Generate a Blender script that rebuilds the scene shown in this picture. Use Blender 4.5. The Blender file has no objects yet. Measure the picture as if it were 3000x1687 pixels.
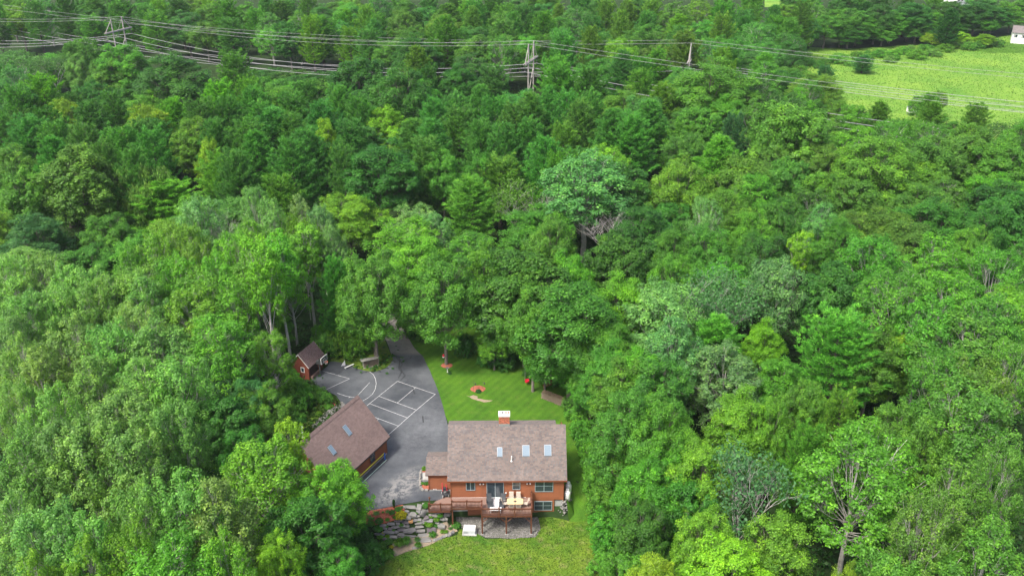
import bpy, bmesh, math, random
import numpy as np
from mathutils import Vector, Matrix
from mathutils.geometry import delaunay_2d_cdt

# ------------------------------------------------------------------ camera, sky, sun, exposure
S = bpy.context.scene
COL = S.collection
F, PITCH, CH = 2600.0, math.radians(26), 67.0          # focal length in photo pixels (3000 wide), tilt, camera height
cd = bpy.data.cameras.new('camera'); cd.sensor_width = 36; cd.lens = 36 * F / 3000
cd.clip_start = 1; cd.clip_end = 5000
cam = bpy.data.objects.new('camera', cd); COL.objects.link(cam)
cam.location = (0, 0, CH); cam.rotation_euler = (math.pi / 2 - PITCH, 0, 0)
S.camera = cam
W = bpy.data.worlds.new('World'); S.world = W; W.use_nodes = True
wn = W.node_tree
bg = wn.nodes['Background']; bg.inputs['Strength'].default_value = 0.105
sky = wn.nodes.new('ShaderNodeTexSky'); sky.sky_type = 'NISHITA'; sky.sun_disc = False
SUN_EL, SUN_AZ = math.radians(56), math.radians(225)
sky.sun_elevation = SUN_EL; sky.sun_rotation = SUN_AZ
sky.air_density = .7; sky.dust_density = 5.0; sky.ozone_density = 1.0
wn.links.new(sky.outputs[0], bg.inputs[0])
sl = bpy.data.lights.new('sun', 'SUN'); sl.energy = 1.5; sl.angle = math.radians(10); sl.color = (1, .96, .88)
sun = bpy.data.objects.new('sun', sl); COL.objects.link(sun); sun.location = (0, 0, 120)
sd = Vector((math.sin(SUN_AZ) * math.cos(SUN_EL), math.cos(SUN_AZ) * math.cos(SUN_EL), math.sin(SUN_EL)))
sun.rotation_euler = sd.to_track_quat('Z', 'Y').to_euler()
S.view_settings.view_transform = 'Standard'; S.view_settings.look = 'None'
S.view_settings.gamma = 1; S.view_settings.use_curve_mapping = False
S.view_settings.exposure = 1.6
S.cycles.max_bounces = 7; S.cycles.diffuse_bounces = 5; S.cycles.transmission_bounces = 4

# ------------------------------------------------------------------ helpers
rnd = random.Random(7)
cP, sP = math.cos(PITCH), math.sin(PITCH)
def ray(u, v):
    a, b = (u - 1500) / F, (843.5 - v) / F
    return Vector((a, cP + b * sP, -sP + b * cP))
def at(u, v, z=0.0):
    """the place at height z that the photograph shows at pixel u, v (3000 x 1687)"""
    d = ray(u, v); t = (z - CH) / d.z
    return Vector((d.x * t, d.y * t, z))
def proj(p):
    dy, dz = p[1], p[2] - CH
    dep = dy * cP - dz * sP
    return 1500 + F * p[0] / dep, 843.5 - F * (dy * sP + dz * cP) / dep, dep
def sm(t):
    t = min(1, max(0, t)); return t * t * (3 - 2 * t)
def hz(x, y):
    """ground height: yard at 0, falling to -2.4 in front of the house"""
    yt = np.interp(x, [-60, -16, -13, -9.6, -7.3, -7.0, 6.3, 7.0, 9, 40], [80, 79.6, 80.0, 81.0, 81.2, 81.75, 81.75, 84.6, 86, 86])
    yb = np.interp(x, [-60, -16, -13, -9.6, -7.3, -7.0, 6.3, 7.0, 9, 40], [75, 77.6, 77.7, 78.3, 79.2, 81.5, 81.5, 80.6, 80, 78])
    return -2.4 * sm((yt - y) / max(yt - yb, .05)) - 0.02 * max(0, 76 - y)
def at_ground(u, v, dz=0.0):
    d = ray(u, v); t = CH / -d.z * .8
    for _ in range(2000):
        p = d * t
        if CH + p.z <= hz(p.x, p.y) + dz: break
        t += .05
    return Vector((p.x, p.y, hz(p.x, p.y) + dz))
def c1(x, y): return 1200 + x / 4.3, 1350 + y / 4.3
def c2(x, y): return 1040 + x / 4.83, 1360 + y / 4.83
def c3(x, y): return 840 + x / 4.2625, 960 + y / 4.2625

def tag(o, label=None, cat=None, group=None, kind=None):
    if label: o['label'] = label
    if cat: o['category'] = cat
    if group: o['group'] = group
    if kind: o['kind'] = kind
    return o
def empty(name, loc, rz=0, label=None, cat=None, group=None):
    o = bpy.data.objects.new(name, None); COL.objects.link(o)
    o.empty_display_size = .3
    o.location = loc; o.rotation_euler = (0, 0, rz)
    return tag(o, label, cat, group)
def link(name, me, parent=None, loc=(0, 0, 0), rot=(0, 0, 0), scale=(1, 1, 1)):
    o = bpy.data.objects.new(name, me); COL.objects.link(o)
    o.location = loc; o.rotation_euler = rot; o.scale = scale
    if parent: o.parent = parent
    return o

class MB:
    """collects vertices and faces for one mesh"""
    def __init__(s): s.v = []; s.f = []; s.m = []
    def add(s, vs, fs, mi=0):
        n = len(s.v); s.v += [tuple(p) for p in vs]; s.f += [tuple(i + n for i in f) for f in fs]; s.m += [mi] * len(fs); return s
    def box(s, x0, x1, y0, y1, z0, z1, M=None, mi=0):
        p = [Vector(q) for q in ((x0, y0, z0), (x1, y0, z0), (x1, y1, z0), (x0, y1, z0), (x0, y0, z1), (x1, y0, z1), (x1, y1, z1), (x0, y1, z1))]
        if M: p = [M @ q for q in p]
        return s.add(p, [(0, 3, 2, 1), (4, 5, 6, 7), (0, 1, 5, 4), (1, 2, 6, 5), (2, 3, 7, 6), (3, 0, 4, 7)], mi)
    def prism(s, poly, z0, z1, mi=0):
        n = len(poly)
        vs = [(p[0], p[1], z0) for p in poly] + [(p[0], p[1], z1) for p in poly]
        return s.add(vs, [tuple(range(n))[::-1], tuple(range(n, 2 * n))] + [(i, (i + 1) % n, (i + 1) % n + n, i + n) for i in range(n)], mi)
    def tube(s, pts, rad, n=6, cap=True, mi=0):
        pts = [Vector(p) for p in pts]
        if not hasattr(rad, '__len__'): rad = [rad] * len(pts)
        vs = []
        for i, p in enumerate(pts):
            d = (pts[min(i + 1, len(pts) - 1)] - pts[max(i - 1, 0)]).normalized()
            a = d.cross(Vector((0, 0, 1)) if abs(d.z) < .95 else Vector((1, 0, 0))).normalized(); b = d.cross(a)
            for k in range(n):
                t = 2 * math.pi * k / n
                vs.append(p + (a * math.cos(t) + b * math.sin(t)) * rad[i])
        fs = [(i * n + k, i * n + (k + 1) % n, (i + 1) * n + (k + 1) % n, (i + 1) * n + k) for i in range(len(pts) - 1) for k in range(n)]
        if cap: fs += [tuple(range(n))[::-1], tuple(range((len(pts) - 1) * n, len(pts) * n))]
        return s.add(vs, fs, mi)
    def lathe(s, prof, n=16, c=(0, 0), mi=0):
        vs = [(c[0] + r * math.cos(2 * math.pi * k / n), c[1] + r * math.sin(2 * math.pi * k / n), z) for r, z in prof for k in range(n)]
        L = len(prof)
        fs = [(i * n + k, i * n + (k + 1) % n, (i + 1) * n + (k + 1) % n, (i + 1) * n + k) for i in range(L - 1) for k in range(n)]
        fs += [tuple(range(n))[::-1], tuple(range((L - 1) * n, L * n))]
        return s.add(vs, fs, mi)
    def mesh(s, name, *mats, smooth=False):
        me = bpy.data.meshes.new(name); me.from_pydata(s.v, [], s.f); me.update()
        for m in mats: me.materials.append(m)
        if len(mats) > 1: me.polygons.foreach_set('material_index', s.m)
        if smooth: me.polygons.foreach_set('use_smooth', [True] * len(s.f))
        return me
    def obj(s, name, mat, parent=None, smooth=False, **k):
        mats = mat if isinstance(mat, (list, tuple)) else [mat]
        return link(name, s.mesh(name, *mats, smooth=smooth), parent, **k)
def fast_mesh(name, V, Fq, mat):
    """V: n x 3, Fq: m x k array of equal-sided faces"""
    me = bpy.data.meshes.new(name); m, k = Fq.shape
    me.vertices.add(len(V)); me.vertices.foreach_set('co', np.asarray(V, np.float32).ravel())
    me.loops.add(m * k); me.loops.foreach_set('vertex_index', Fq.astype(np.int32).ravel())
    me.polygons.add(m); me.polygons.foreach_set('loop_start', np.arange(0, m * k, k, dtype=np.int32))
    me.update(calc_edges=True); me.materials.append(mat)
    return me

# ------------------------------------------------------------------ materials
def newmat(name):
    m = bpy.data.materials.new(name); m.use_nodes = True
    return m, m.node_tree.nodes, m.node_tree.links, m.node_tree.nodes['Principled BSDF']
def rgb(c): return (c[0], c[1], c[2], 1)
def noise(N, L, scale, detail=4, coords='Object', rough=.6, vec=None):
    t = N.new('ShaderNodeTexNoise'); t.inputs['Scale'].default_value = scale; t.inputs['Detail'].default_value = detail; t.inputs['Roughness'].default_value = rough
    if vec is None:
        tc = N.new('ShaderNodeTexCoord'); vec = tc.outputs[coords]
    L.new(vec, t.inputs['Vector']); return t
def ramp(N, L, fac, stops):
    r = N.new('ShaderNodeValToRGB'); e = r.color_ramp.elements
    while len(e) < len(stops): e.new(.5)
    for x, (p, c) in zip(e, stops): x.position = p; x.color = rgb(c) if hasattr(c, '__len__') else (c, c, c, 1)
    L.new(fac, r.inputs[0]); return r
def mix(N, L, fac, a, b, mode='MIX'):
    n = N.new('ShaderNodeMix'); n.data_type = 'RGBA'; n.blend_type = mode
    for s, v in ((0, fac), (6, a), (7, b)):
        if isinstance(v, (int, float)): n.inputs[s].default_value = v
        elif isinstance(v, tuple): n.inputs[s].default_value = rgb(v)
        else: L.new(v, n.inputs[s])
    return n.outputs[2]
def mat(name, c, var=.2, scale=3, rough=.7, bump=0, metal=0, stretch=None, island=0.0, spec=.4):
    """colour c with noise from c*(1-var) to c*(1+var); island: extra brightness change per loose piece"""
    m, N, L, B = newmat(name)
    vec = None
    if stretch:
        tc = N.new('ShaderNodeTexCoord'); mp = N.new('ShaderNodeMapping'); mp.inputs['Scale'].default_value = stretch
        L.new(tc.outputs['Object'], mp.inputs[0]); vec = mp.outputs[0]
    t = noise(N, L, scale, 5, vec=vec)
    lo = tuple(x * (1 - var) for x in c); hi = tuple(min(1, x * (1 + var)) for x in c)
    col = ramp(N, L, t.outputs[0], [(.3, lo), (.7, hi)]).outputs[0]
    if island:
        g = N.new('ShaderNodeNewGeometry')
        r = ramp(N, L, g.outputs['Random Per Island'], [(0, 1 - island), (1, 1 + island)])
        col = mix(N, L, 1.0, col, r.outputs[0], 'MULTIPLY')
    L.new(col, B.inputs['Base Color'])
    B.inputs['Roughness'].default_value = rough; B.inputs['Metallic'].default_value = metal; B.inputs['Specular IOR Level'].default_value = spec
    if bump:
        b = N.new('ShaderNodeBump'); b.inputs['Strength'].default_value = bump; b.inputs['Distance'].default_value = .05
        L.new(t.outputs[0], b.inputs['Height']); L.new(b.outputs[0], B.inputs['Normal'])
    return m
def leaf_mat(name, trans=.44, spread=.30, warm=.2, rough=.5, spec=.35):
    """leaf colour = the object's own colour, varied leaf by leaf, tuft by tuft ('tone') and tree by tree; half the light it keeps passes through"""
    m, N, L, B = newmat(name)
    oi = N.new('ShaderNodeObjectInfo'); g = N.new('ShaderNodeNewGeometry'); at_ = N.new('ShaderNodeAttribute'); at_.attribute_name = 'tone'
    r = ramp(N, L, g.outputs['Random Per Island'], [(0, (1 - spread,) * 3), (.8, (1 + spread * .3,) * 3), (1, (1.35 + warm, 1.2 + spread, 1.1))])
    col = mix(N, L, 1.0, oi.outputs['Color'], r.outputs[0], 'MULTIPLY')
    r4 = ramp(N, L, at_.outputs['Fac'], [(0, (.58, .66, .74)), (.55, (1.0, 1.0, 1.0)), (1, (1.6, 1.36, 1.1))])
    col = mix(N, L, 1.0, col, r4.outputs[0], 'MULTIPLY')
    r3 = ramp(N, L, oi.outputs['Random'], [(0, (.82, .88, .92)), (1, (1.10, 1.08, 1.0))])
    col = mix(N, L, 1.0, col, r3.outputs[0], 'MULTIPLY')
    L.new(col, B.inputs['Base Color']); B.inputs['Roughness'].default_value = rough; B.inputs['Specular IOR Level'].default_value = spec
    tr = N.new('ShaderNodeBsdfTranslucent')
    tc = mix(N, L, 1.0, col, (1.2, 1.15, .7), 'MULTIPLY'); L.new(tc, tr.inputs[0])
    ms = N.new('ShaderNodeMixShader'); ms.inputs[0].default_value = trans
    L.new(B.outputs[0], ms.inputs[1]); L.new(tr.outputs[0], ms.inputs[2])
    L.new(ms.outputs[0], N['Material Output'].inputs[0])
    return m
def grass_mat(name, a, b, dry, dry_amt=.5, stripes=None, scale=.35):
    m, N, L, B = newmat(name)
    t = noise(N, L, scale, 6, rough=.65); t2 = noise(N, L, 9, 5, rough=.75); t3 = noise(N, L, .8, 5, rough=.7)
    col = ramp(N, L, t.outputs[0], [(.35, a), (.65, b)]).outputs[0]
    if stripes:
        tc = N.new('ShaderNodeTexCoord'); mp = N.new('ShaderNodeMapping'); mp.inputs['Rotation'].default_value = (0, 0, stripes)
        L.new(tc.outputs['Object'], mp.inputs[0])
        w = N.new('ShaderNodeTexWave'); w.inputs['Scale'].default_value = .3; w.inputs['Distortion'].default_value = .6; w.inputs['Detail'].default_value = 2
        L.new(mp.outputs[0], w.inputs[0])
        col = mix(N, L, 1.0, col, ramp(N, L, w.outputs[0], [(.3, (.94,) * 3), (.7, (1.07, 1.06, 1.0))]).outputs[0], 'MULTIPLY')
    col = mix(N, L, ramp(N, L, t3.outputs[0], [(.52, 0), (.75, dry_amt)]).outputs[0], col, dry)
    col = mix(N, L, 1.0, col, ramp(N, L, t2.outputs[0], [(.3, (.6,) * 3), (.7, (1.4,) * 3)]).outputs[0], 'MULTIPLY')
    L.new(col, B.inputs['Base Color']); B.inputs['Roughness'].default_value = .9; B.inputs['Specular IOR Level'].default_value = .15
    bp = N.new('ShaderNodeBump'); bp.inputs['Strength'].default_value = .6; bp.inputs['Distance'].default_value = .08
    L.new(t2.outputs[0], bp.inputs['Height']); L.new(bp.outputs[0], B.inputs['Normal'])
    return m

M = {}
M['leaf'] = leaf_mat('leaves')
M['needle'] = leaf_mat('needles', trans=.36, spread=.25, warm=.2, rough=.6, spec=.2)
M['bark'] = mat('grey_bark', (.16, .14, .12), .35, 4, .9, .5)
M['pale_bark'] = mat('pale_bark', (.42, .40, .37), .3, 3, .85, .3)
M['dark_bark'] = mat('dark_bark', (.085, .07, .06), .35, 4, .95, .5)
M['forest'] = mat('forest_floor', (.024, .048, .013), .5, .6, .95, .6, spec=.1)
M['lawn'] = grass_mat('mown_lawn', (.040, .112, .010), (.070, .165, .012), (.14, .16, .04), .35, stripes=.55)
M['rough_lawn'] = grass_mat('rough_lawn', (.052, .130, .012), (.125, .195, .018), (.22, .20, .085), .8, scale=.3)
M['meadow'] = grass_mat('meadow_grass', (.085, .21, .022), (.165, .29, .034), (.27, .34, .11), .8, scale=.06)
M['verge'] = grass_mat('verge_grass', (.06, .12, .014), (.11, .17, .02), (.2, .17, .07), .6)
M['siding'] = mat('stained_wood', (.26, .088, .036), .22, 2, .6, .2, stretch=(.5, 6, 6))
M['siding_trim'] = mat('stained_trim', (.20, .062, .028), .14, 2, .55)
M['red_siding'] = mat('red_brown_siding', (.19, .05, .028), .15, 2, .7)
M['deck_rail'] = mat('dark_stained_wood', (.115, .042, .022), .25, 3, .6)
M['deck_floor'] = mat('weathered_deck_board', (.23, .145, .115), .15, 3, .7, stretch=(1, 8, 1))
M['concrete'] = mat('concrete', (.33, .335, .315), .15, 2, .85, .2)
M['white'] = mat('white_paint', (.78, .78, .76), .04, 3, .5)
M['frame'] = mat('window_frame', (.25, .31, .32), .06, 3, .5)
M['glass'], N_, L_, B_ = newmat('window_glass')
B_.inputs['Base Color'].default_value = (.03, .045, .055, 1); B_.inputs['Roughness'].default_value = .08; B_.inputs['Specular IOR Level'].default_value = .9
M['sky_glass'], N_, L_, B_ = newmat('skylight_glass')
B_.inputs['Base Color'].default_value = (.16, .22, .27, 1); B_.inputs['Roughness'].default_value = .12; B_.inputs['Specular IOR Level'].default_value = .9
M['flash'] = mat('dark_flashing', (.09, .09, .09), .1, 3, .5)
M['grey_metal'] = mat('grey_metal', (.4, .42, .43), .1, 4, .4, metal=.5)
M['black'] = mat('black_fabric', (.035, .04, .045), .2, 8, .6)
M['tan'] = mat('tan_tabletop', (.58, .44, .25), .07, 5, .4)
M['beige'] = mat('beige_sling', (.44, .38, .31), .08, 6, .7)
M['dark'] = mat('dark_tile', (.06, .05, .05), .1, 6, .4)
M['stone'] = mat('grey_stone', (.175, .172, .165), .35, 1.6, .85, .5)
M['stone_pale'] = mat('pale_stone', (.225, .218, .20), .25, 1.6, .85, .4)
M['stone_dark'] = mat('purple_grey_stone', (.125, .11, .115), .35, 1.6, .85, .5)
M['stone_rust'] = mat('rust_stone', (.46, .25, .10), .3, 3, .85, .4)
M['mulch'] = mat('red_mulch', (.31, .10, .06), .35, 9, .95, .8)
M['sand'] = mat('sandy_soil', (.27, .215, .15), .2, 4, .95, .4)
M['gravel_mat'] = mat('grey_gravel', (.115, .115, .10), .45, 14, .95, .8)
M['line_paint'] = mat('line_paint', (.44, .44, .45), .35, 3, .8)
M['tar'] = mat('tar', (.018, .018, .02), .2, 5, .5)
M['red'] = mat('red_plastic', (.62, .02, .05), .05, 3, .4)
M['blue'] = mat('blue_plastic', (.02, .13, .55), .05, 3, .4)
M['yellow'] = mat('yellow_tape', (.62, .62, .05), .05, 3, .5)
M['brick_mat'] = mat('chimney_brick', (.42, .14, .08), .15, 6, .85, island=.45)
M['log'] = mat('split_firewood', (.20, .155, .115), .35, 6, .9, island=.4)
M['steel'] = mat('galvanised_wire', (.34, .34, .35), .05, 3, .6)
M['pole_wood'] = mat('weathered_pole', (.34, .32, .29), .2, 2, .85)
def shingle_mat(name, cols):
    m, N, L, B = newmat(name)
    g = N.new('ShaderNodeNewGeometry'); t = noise(N, L, .35, 5); t2 = noise(N, L, 30, 3)
    r = ramp(N, L, g.outputs['Random Per Island'], [(i / len(cols), c) for i, c in enumerate(cols)]); r.color_ramp.interpolation = 'CONSTANT'
    col = mix(N, L, 1.0, r.outputs[0], ramp(N, L, t.outputs[0], [(.3, (.86,) * 3), (.7, (1.12,) * 3)]).outputs[0], 'MULTIPLY')
    col = mix(N, L, 1.0, col, ramp(N, L, t2.outputs[0], [(.3, (.85,) * 3), (.7, (1.15,) * 3)]).outputs[0], 'MULTIPLY')
    L.new(col, B.inputs['Base Color']); B.inputs['Roughness'].default_value = .92; B.inputs['Specular IOR Level'].default_value = .2
    return m
M['shingle'] = shingle_mat('brown_shingle', [(.165, .138, .126), (.19, .158, .142), (.132, .116, .112), (.175, .144, .130), (.15, .135, .130)])
M['shingle2'] = shingle_mat('red_brown_shingle', [(.195, .140, .127), (.21, .150, .136), (.170, .122, .112), (.185, .135, .124)])
M['shingle3'] = shingle_mat('old_purple_shingle', [(.15, .10, .10), (.17, .115, .115), (.13, .09, .088), (.155, .11, .1)])

# asphalt: dark sealed surface, scuffed paler where cars turn, a crumbling patch of broken sealcoat
def asphalt():
    m, N, L, B = newmat('asphalt')
    t = noise(N, L, .18, 6, rough=.65); t2 = noise(N, L, 1.1, 8, rough=.75); t3 = noise(N, L, 40, 3)
    col = ramp(N, L, t.outputs[0], [(.35, (.045, .051, .060)), (.68, (.108, .117, .128))]).outputs[0]
    tc = N.new('ShaderNodeTexCoord')
    def spot(x, y, r, ang, sx):
        mp = N.new('ShaderNodeMapping'); mp.vector_type = 'TEXTURE'
        mp.inputs['Location'].default_value = (x, y, 0); mp.inputs['Rotation'].default_value = (0, 0, ang); mp.inputs['Scale'].default_value = (r * sx, r, 100)
        L.new(tc.outputs['Object'], mp.inputs[0])
        d = N.new('ShaderNodeVectorMath'); d.operation = 'LENGTH'; L.new(mp.outputs[0], d.inputs[0])
        return ramp(N, L, d.outputs['Value'], [(.35, 1), (1.0, 0)]).outputs[0]
    worn = spot(-12.9, 84.0, 2.4, .95, 2.3)
    wf = mix(N, L, 1.0, worn, ramp(N, L, t2.outputs[0], [(.44, 0), (.56, 1)]).outputs[0], 'MULTIPLY')
    col = mix(N, L, wf, col, (.215, .212, .205))
    scuff = spot(-11.2, 95.5, 5.5, 1.2, 1.6)
    sf = mix(N, L, 1.0, scuff, ramp(N, L, t2.outputs[0], [(.35, 0), (.8, .55)]).outputs[0], 'MULTIPLY')
    col = mix(N, L, sf, col, (.21, .215, .225))
    # beyond the yard the drive is old grey gravel-topped tar
    sx = N.new('ShaderNodeSeparateXYZ'); L.new(tc.outputs['Object'], sx.inputs[0])
    mt = N.new('ShaderNodeMapRange'); mt.inputs[1].default_value = 114.3; mt.inputs[2].default_value = 115.4; L.new(sx.outputs[1], mt.inputs[0])
    col = mix(N, L, mt.outputs[0], col, ramp(N, L, t2.outputs[0], [(.3, (.15, .135, .125)), (.7, (.24, .22, .20))]).outputs[0])
    col = mix(N, L, 1.0, col, ramp(N, L, t3.outputs[0], [(.3, (.82,) * 3), (.7, (1.18,) * 3)]).outputs[0], 'MULTIPLY')
    L.new(col, B.inputs['Base Color']); B.inputs['Roughness'].default_value = .8; B.inputs['Specular IOR Level'].default_value = .3
    return m
M['asphalt'] = asphalt()

# ------------------------------------------------------------------ ground
def inside(poly, x, y):
    c = False; n = len(poly)
    for i in range(n):
        x1, y1 = poly[i][:2]; x2, y2 = poly[i - 1][:2]
        if (y1 > y) != (y2 > y) and x < (x2 - x1) * (y - y1) / (y2 - y1) + x1: c = not c
    return c
def densify(poly, step):
    out = []
    for i in range(len(poly)):
        a, b = Vector(poly[i][:2]), Vector(poly[(i + 1) % len(poly)][:2])
        k = max(1, int((b - a).length / step))
        out += [a.lerp(b, j / k) for j in range(k)]
    return out
def smooth_poly(poly, k=2):
    P = [Vector(p[:2]) for p in poly]
    for _ in range(k):
        P = [q for i in range(len(P)) for q in (P[i].lerp(P[(i + 1) % len(P)], .25), P[i].lerp(P[(i + 1) % len(P)], .75))]
    return P
def sheet(name, poly, off, m, step=.8, label=None, cat=None, kind='structure', jag=0):
    b = densify(poly, step)
    if jag: b = [p + Vector((rnd.uniform(-jag, jag), rnd.uniform(-jag, jag))) for p in b]
    xs = [p.x for p in b]; ys = [p.y for p in b]
    pts = list(b); g = step
    for i in range(int((max(xs) - min(xs)) / g) + 1):
        for j in range(int((max(ys) - min(ys)) / g) + 1):
            x, y = min(xs) + (i + .5 + .1 * (j % 2)) * g, min(ys) + (j + .5) * g
            if inside(b, x, y): pts.append(Vector((x, y)))
    n = len(b)
    r = delaunay_2d_cdt(pts, [(i, (i + 1) % n) for i in range(n)], [list(range(n))], 1, 1e-4)
    V = [(p.x, p.y, hz(p.x, p.y) + off) for p in r[0]]
    me = bpy.data.meshes.new(name)
    fs = []
    for f in r[2]:
        a, b2, c = (Vector(V[i]) for i in f)
        fs.append(f if (b2 - a).cross(c - a).z > 0 else f[::-1])
    me.from_pydata(V, [], fs); me.update(); me.materials.append(m)
    return tag(link(name, me), label, cat, kind=kind)

# base terrain: fine near the house, coarse to the horizon
def terrain():
    xs = np.unique(np.concatenate([np.arange(-2600, -60, 60), np.arange(-60, -20, 4), np.arange(-20, 20.1, .5), np.arange(24, 60, 4), np.arange(60, 2601, 60)]))
    ys = np.unique(np.concatenate([np.arange(-300, 66, 20), np.arange(66, 92, .5), np.arange(92, 130, 4), np.arange(130, 3600, 60)]))
    V = np.array([(x, y, hz(x, y) - .06) for y in ys for x in xs]); nx = len(xs)
    i, j = np.meshgrid(np.arange(nx - 1), np.arange(len(ys) - 1)); a = (j * nx + i).ravel()
    o = link('ground', fast_mesh('ground', V, np.stack([a, a + 1, a + nx + 1, a + nx], 1), M['forest']))
    tag(o, 'dark leaf-littered forest floor under the trees', 'ground', kind='structure')
terrain()

drive_r = [at(*c3(*p)).xy for p in [(2015, 1250), (1985, 1100), (1960, 1010), (1930, 900), (1890, 790), (1850, 680), (1790, 540), (1700, 360), (1590, 250), (1500, 100)]]
drive_l = [at(*c3(*p)).xy for p in [(1250, 180), (1290, 300), (1330, 390), (1300, 450), (1230, 510), (1100, 550), (1000, 540), (880, 510), (790, 470), (700, 440), (600, 420), (545, 420)]]
drive = [Vector((-7.05, 81.5)), Vector((-7.05, 83.2)), Vector((-6.9, 90)), Vector((-7.9, 94))] + drive_r + [Vector((-18.2, 126)), Vector((-21.5, 131)), Vector((-24.0, 135.5)), Vector((-25.5, 138.5)),
    Vector((-28.6, 137.5)), Vector((-27.0, 133)), Vector((-24.2, 128.5)), Vector((-20.9, 123.5))] + drive_l + \
    [Vector((-26.9, 111.4)), Vector((-28.6, 108.0)), Vector((-27.2, 105.6)), Vector((-24.3, 103.6)), Vector((-23.2, 101.7)), Vector((-22.2, 100.6)), Vector((-20.5, 99.5)), Vector((-18.5, 94.5)), Vector((-19.2, 87)), Vector((-19.6, 80.2))] + \
    [at(u, v).xy for u, v in ((1087, 1495), (1137, 1486), (1185, 1476), (1237, 1467))] + [Vector((-9.6, 81.35))]
sheet('driveway', drive, .03, M['asphalt'], 1.2, 'dark asphalt driveway and court, scuffed pale beside the garage', 'driveway', jag=.05)
lawn = [p + Vector((-.02, 0)) for p in drive_r[1:]] + [Vector((-16, 124)), Vector((-6, 124)), Vector((4, 122)), Vector((9, 112)), Vector((11, 102)), Vector((10, 94)), Vector((10.4, 86)), Vector((10.5, 78)), Vector((11.2, 64)), Vector((8.9, 62)), Vector((7.2, 78.6)), Vector((6.3, 81.8)), Vector((6.0, 90)), Vector((-7.0, 90)), Vector((-7.6, 94.5))]
sheet('mown_lawn', lawn, .012, M['lawn'], 1.0, 'striped green lawn behind the house, running down its side', 'lawn')
low = [at_ground(*c2(*p)).xy for p in ((480, 1330), (550, 1290), (820, 1200), (1000, 1160), (1200, 1060), (1449, 1000))] + [Vector((-5.9, 79.4)), Vector((-3.7, 78.3)), Vector((-3.1, 77.8)), Vector((0, 77.7)), Vector((2.7, 77.9)), Vector((3.3, 79.4)), Vector((3.1, 81.3)), Vector((5.0, 81.3)), Vector((7.0, 80.5)), Vector((9.6, 82.0)), Vector((10.3, 78)), Vector((11.5, 64)), Vector((11, 50)), Vector((-18, 50)), Vector((-17, 70))]
sheet('lower_lawn', low, .02, M['rough_lawn'], .8, 'rough yellow-green grass below the deck', 'lawn', jag=.12)
sheet('gravel_bed', [Vector(p) for p in ((-6.6, 81.4), (-6.0, 79.6), (-3.6, 78.4), (-3.0, 77.9), (0, 77.8), (2.6, 78.0), (3.2, 79.4), (3.0, 81.4))], .012, M['gravel_mat'], .5, 'grey gravel under the deck', 'gravel', jag=.08)
mead = [at(u, v).xy for u, v in ((2290, 225), (2345, 165), (2375, 140), (2500, 143), (2800, 128), (3000, 98))] + [Vector((330, 360)), Vector((260, 200)), Vector((150, 200))] + [at(u, v).xy for u, v in ((2800, 410), (2640, 360), (2470, 310), (2330, 270))]
sheet('meadow', mead, .04, M['meadow'], 6, 'bright yellow-green meadow beyond the trees', 'meadow', jag=.6)
sheet('far_meadow', [at(u, v).xy for u, v in ((2240, 22), (2290, 22), (2310, -20), (2240, -20))], .05, M['meadow'], 8, 'small patch of pale far meadow at the top edge', 'meadow')
sheet('house_lawn', [at(u, v).xy for u, v in ((2830, 146), (2860, 139), (2940, 126), (3060, 112), (3060, 155), (2900, 156))], .08, M['lawn'], 5, 'mown grass in front of the white house', 'lawn')
verge = [Vector(p) for p in drive_l[1:]] + [Vector((-26.8, 113.4)), Vector((-24.5, 115)), Vector((-19.5, 119))]
sheet('verge', verge, .016, M['verge'], .8, 'small grass verge at the foot of the double-trunked maple', 'verge')
sheet('wild_bank', [Vector(p) for p in ((-33, 103), (-27.3, 105.4), (-24.4, 103.4), (-23.3, 101.5), (-22.3, 100.4), (-21.5, 97), (-23.5, 90), (-27, 83), (-38, 84), (-38, 98))], .012, M['verge'], 1, 'weedy bank behind the garage', 'bank', jag=.1)
sheet('gravel_slope', [at(*c3(*p)).xy for p in ((630, 960), (690, 925), (745, 970), (640, 1080), (480, 1230), (380, 1260), (300, 1240), (420, 1120), (480, 1050))], .03, M['gravel_mat'], .6, 'grey gravel strip behind the garage roof', 'gravel', jag=.15)
mulch_bed = [at_ground(*c2(*p)).xy for p in ((110, 800), (230, 650), (470, 612), (680, 572), (700, 640), (700, 740), (560, 800), (340, 850), (180, 860))]
sheet('mulch_bed', mulch_bed, .04, M['mulch'], .4, 'red mulch bed between driveway and rock wall', 'bed', jag=.05)
sheet('sandy_bed', [at_ground(*c2(*p)).xy for p in ((520, 1100), (860, 1020), (1010, 1000), (1040, 900), (1200, 860), (1400, 850), (1449, 950), (1200, 1065), (1000, 1165), (820, 1210), (560, 1300))], .03, M['sand'], .4, 'sandy planting bed and path below the rock wall', 'bed', jag=.06)
sheet('soil_patch', [at(*c2_).xy for c2_ in ((1368, 1160), (1390, 1158), (1400, 1166), (1420, 1170), (1440, 1174), (1436, 1179), (1410, 1176), (1385, 1168))], .022, M['sand'], .4, 'bare soil patch in the lawn below the flower ring', 'soil', jag=.25)

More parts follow.
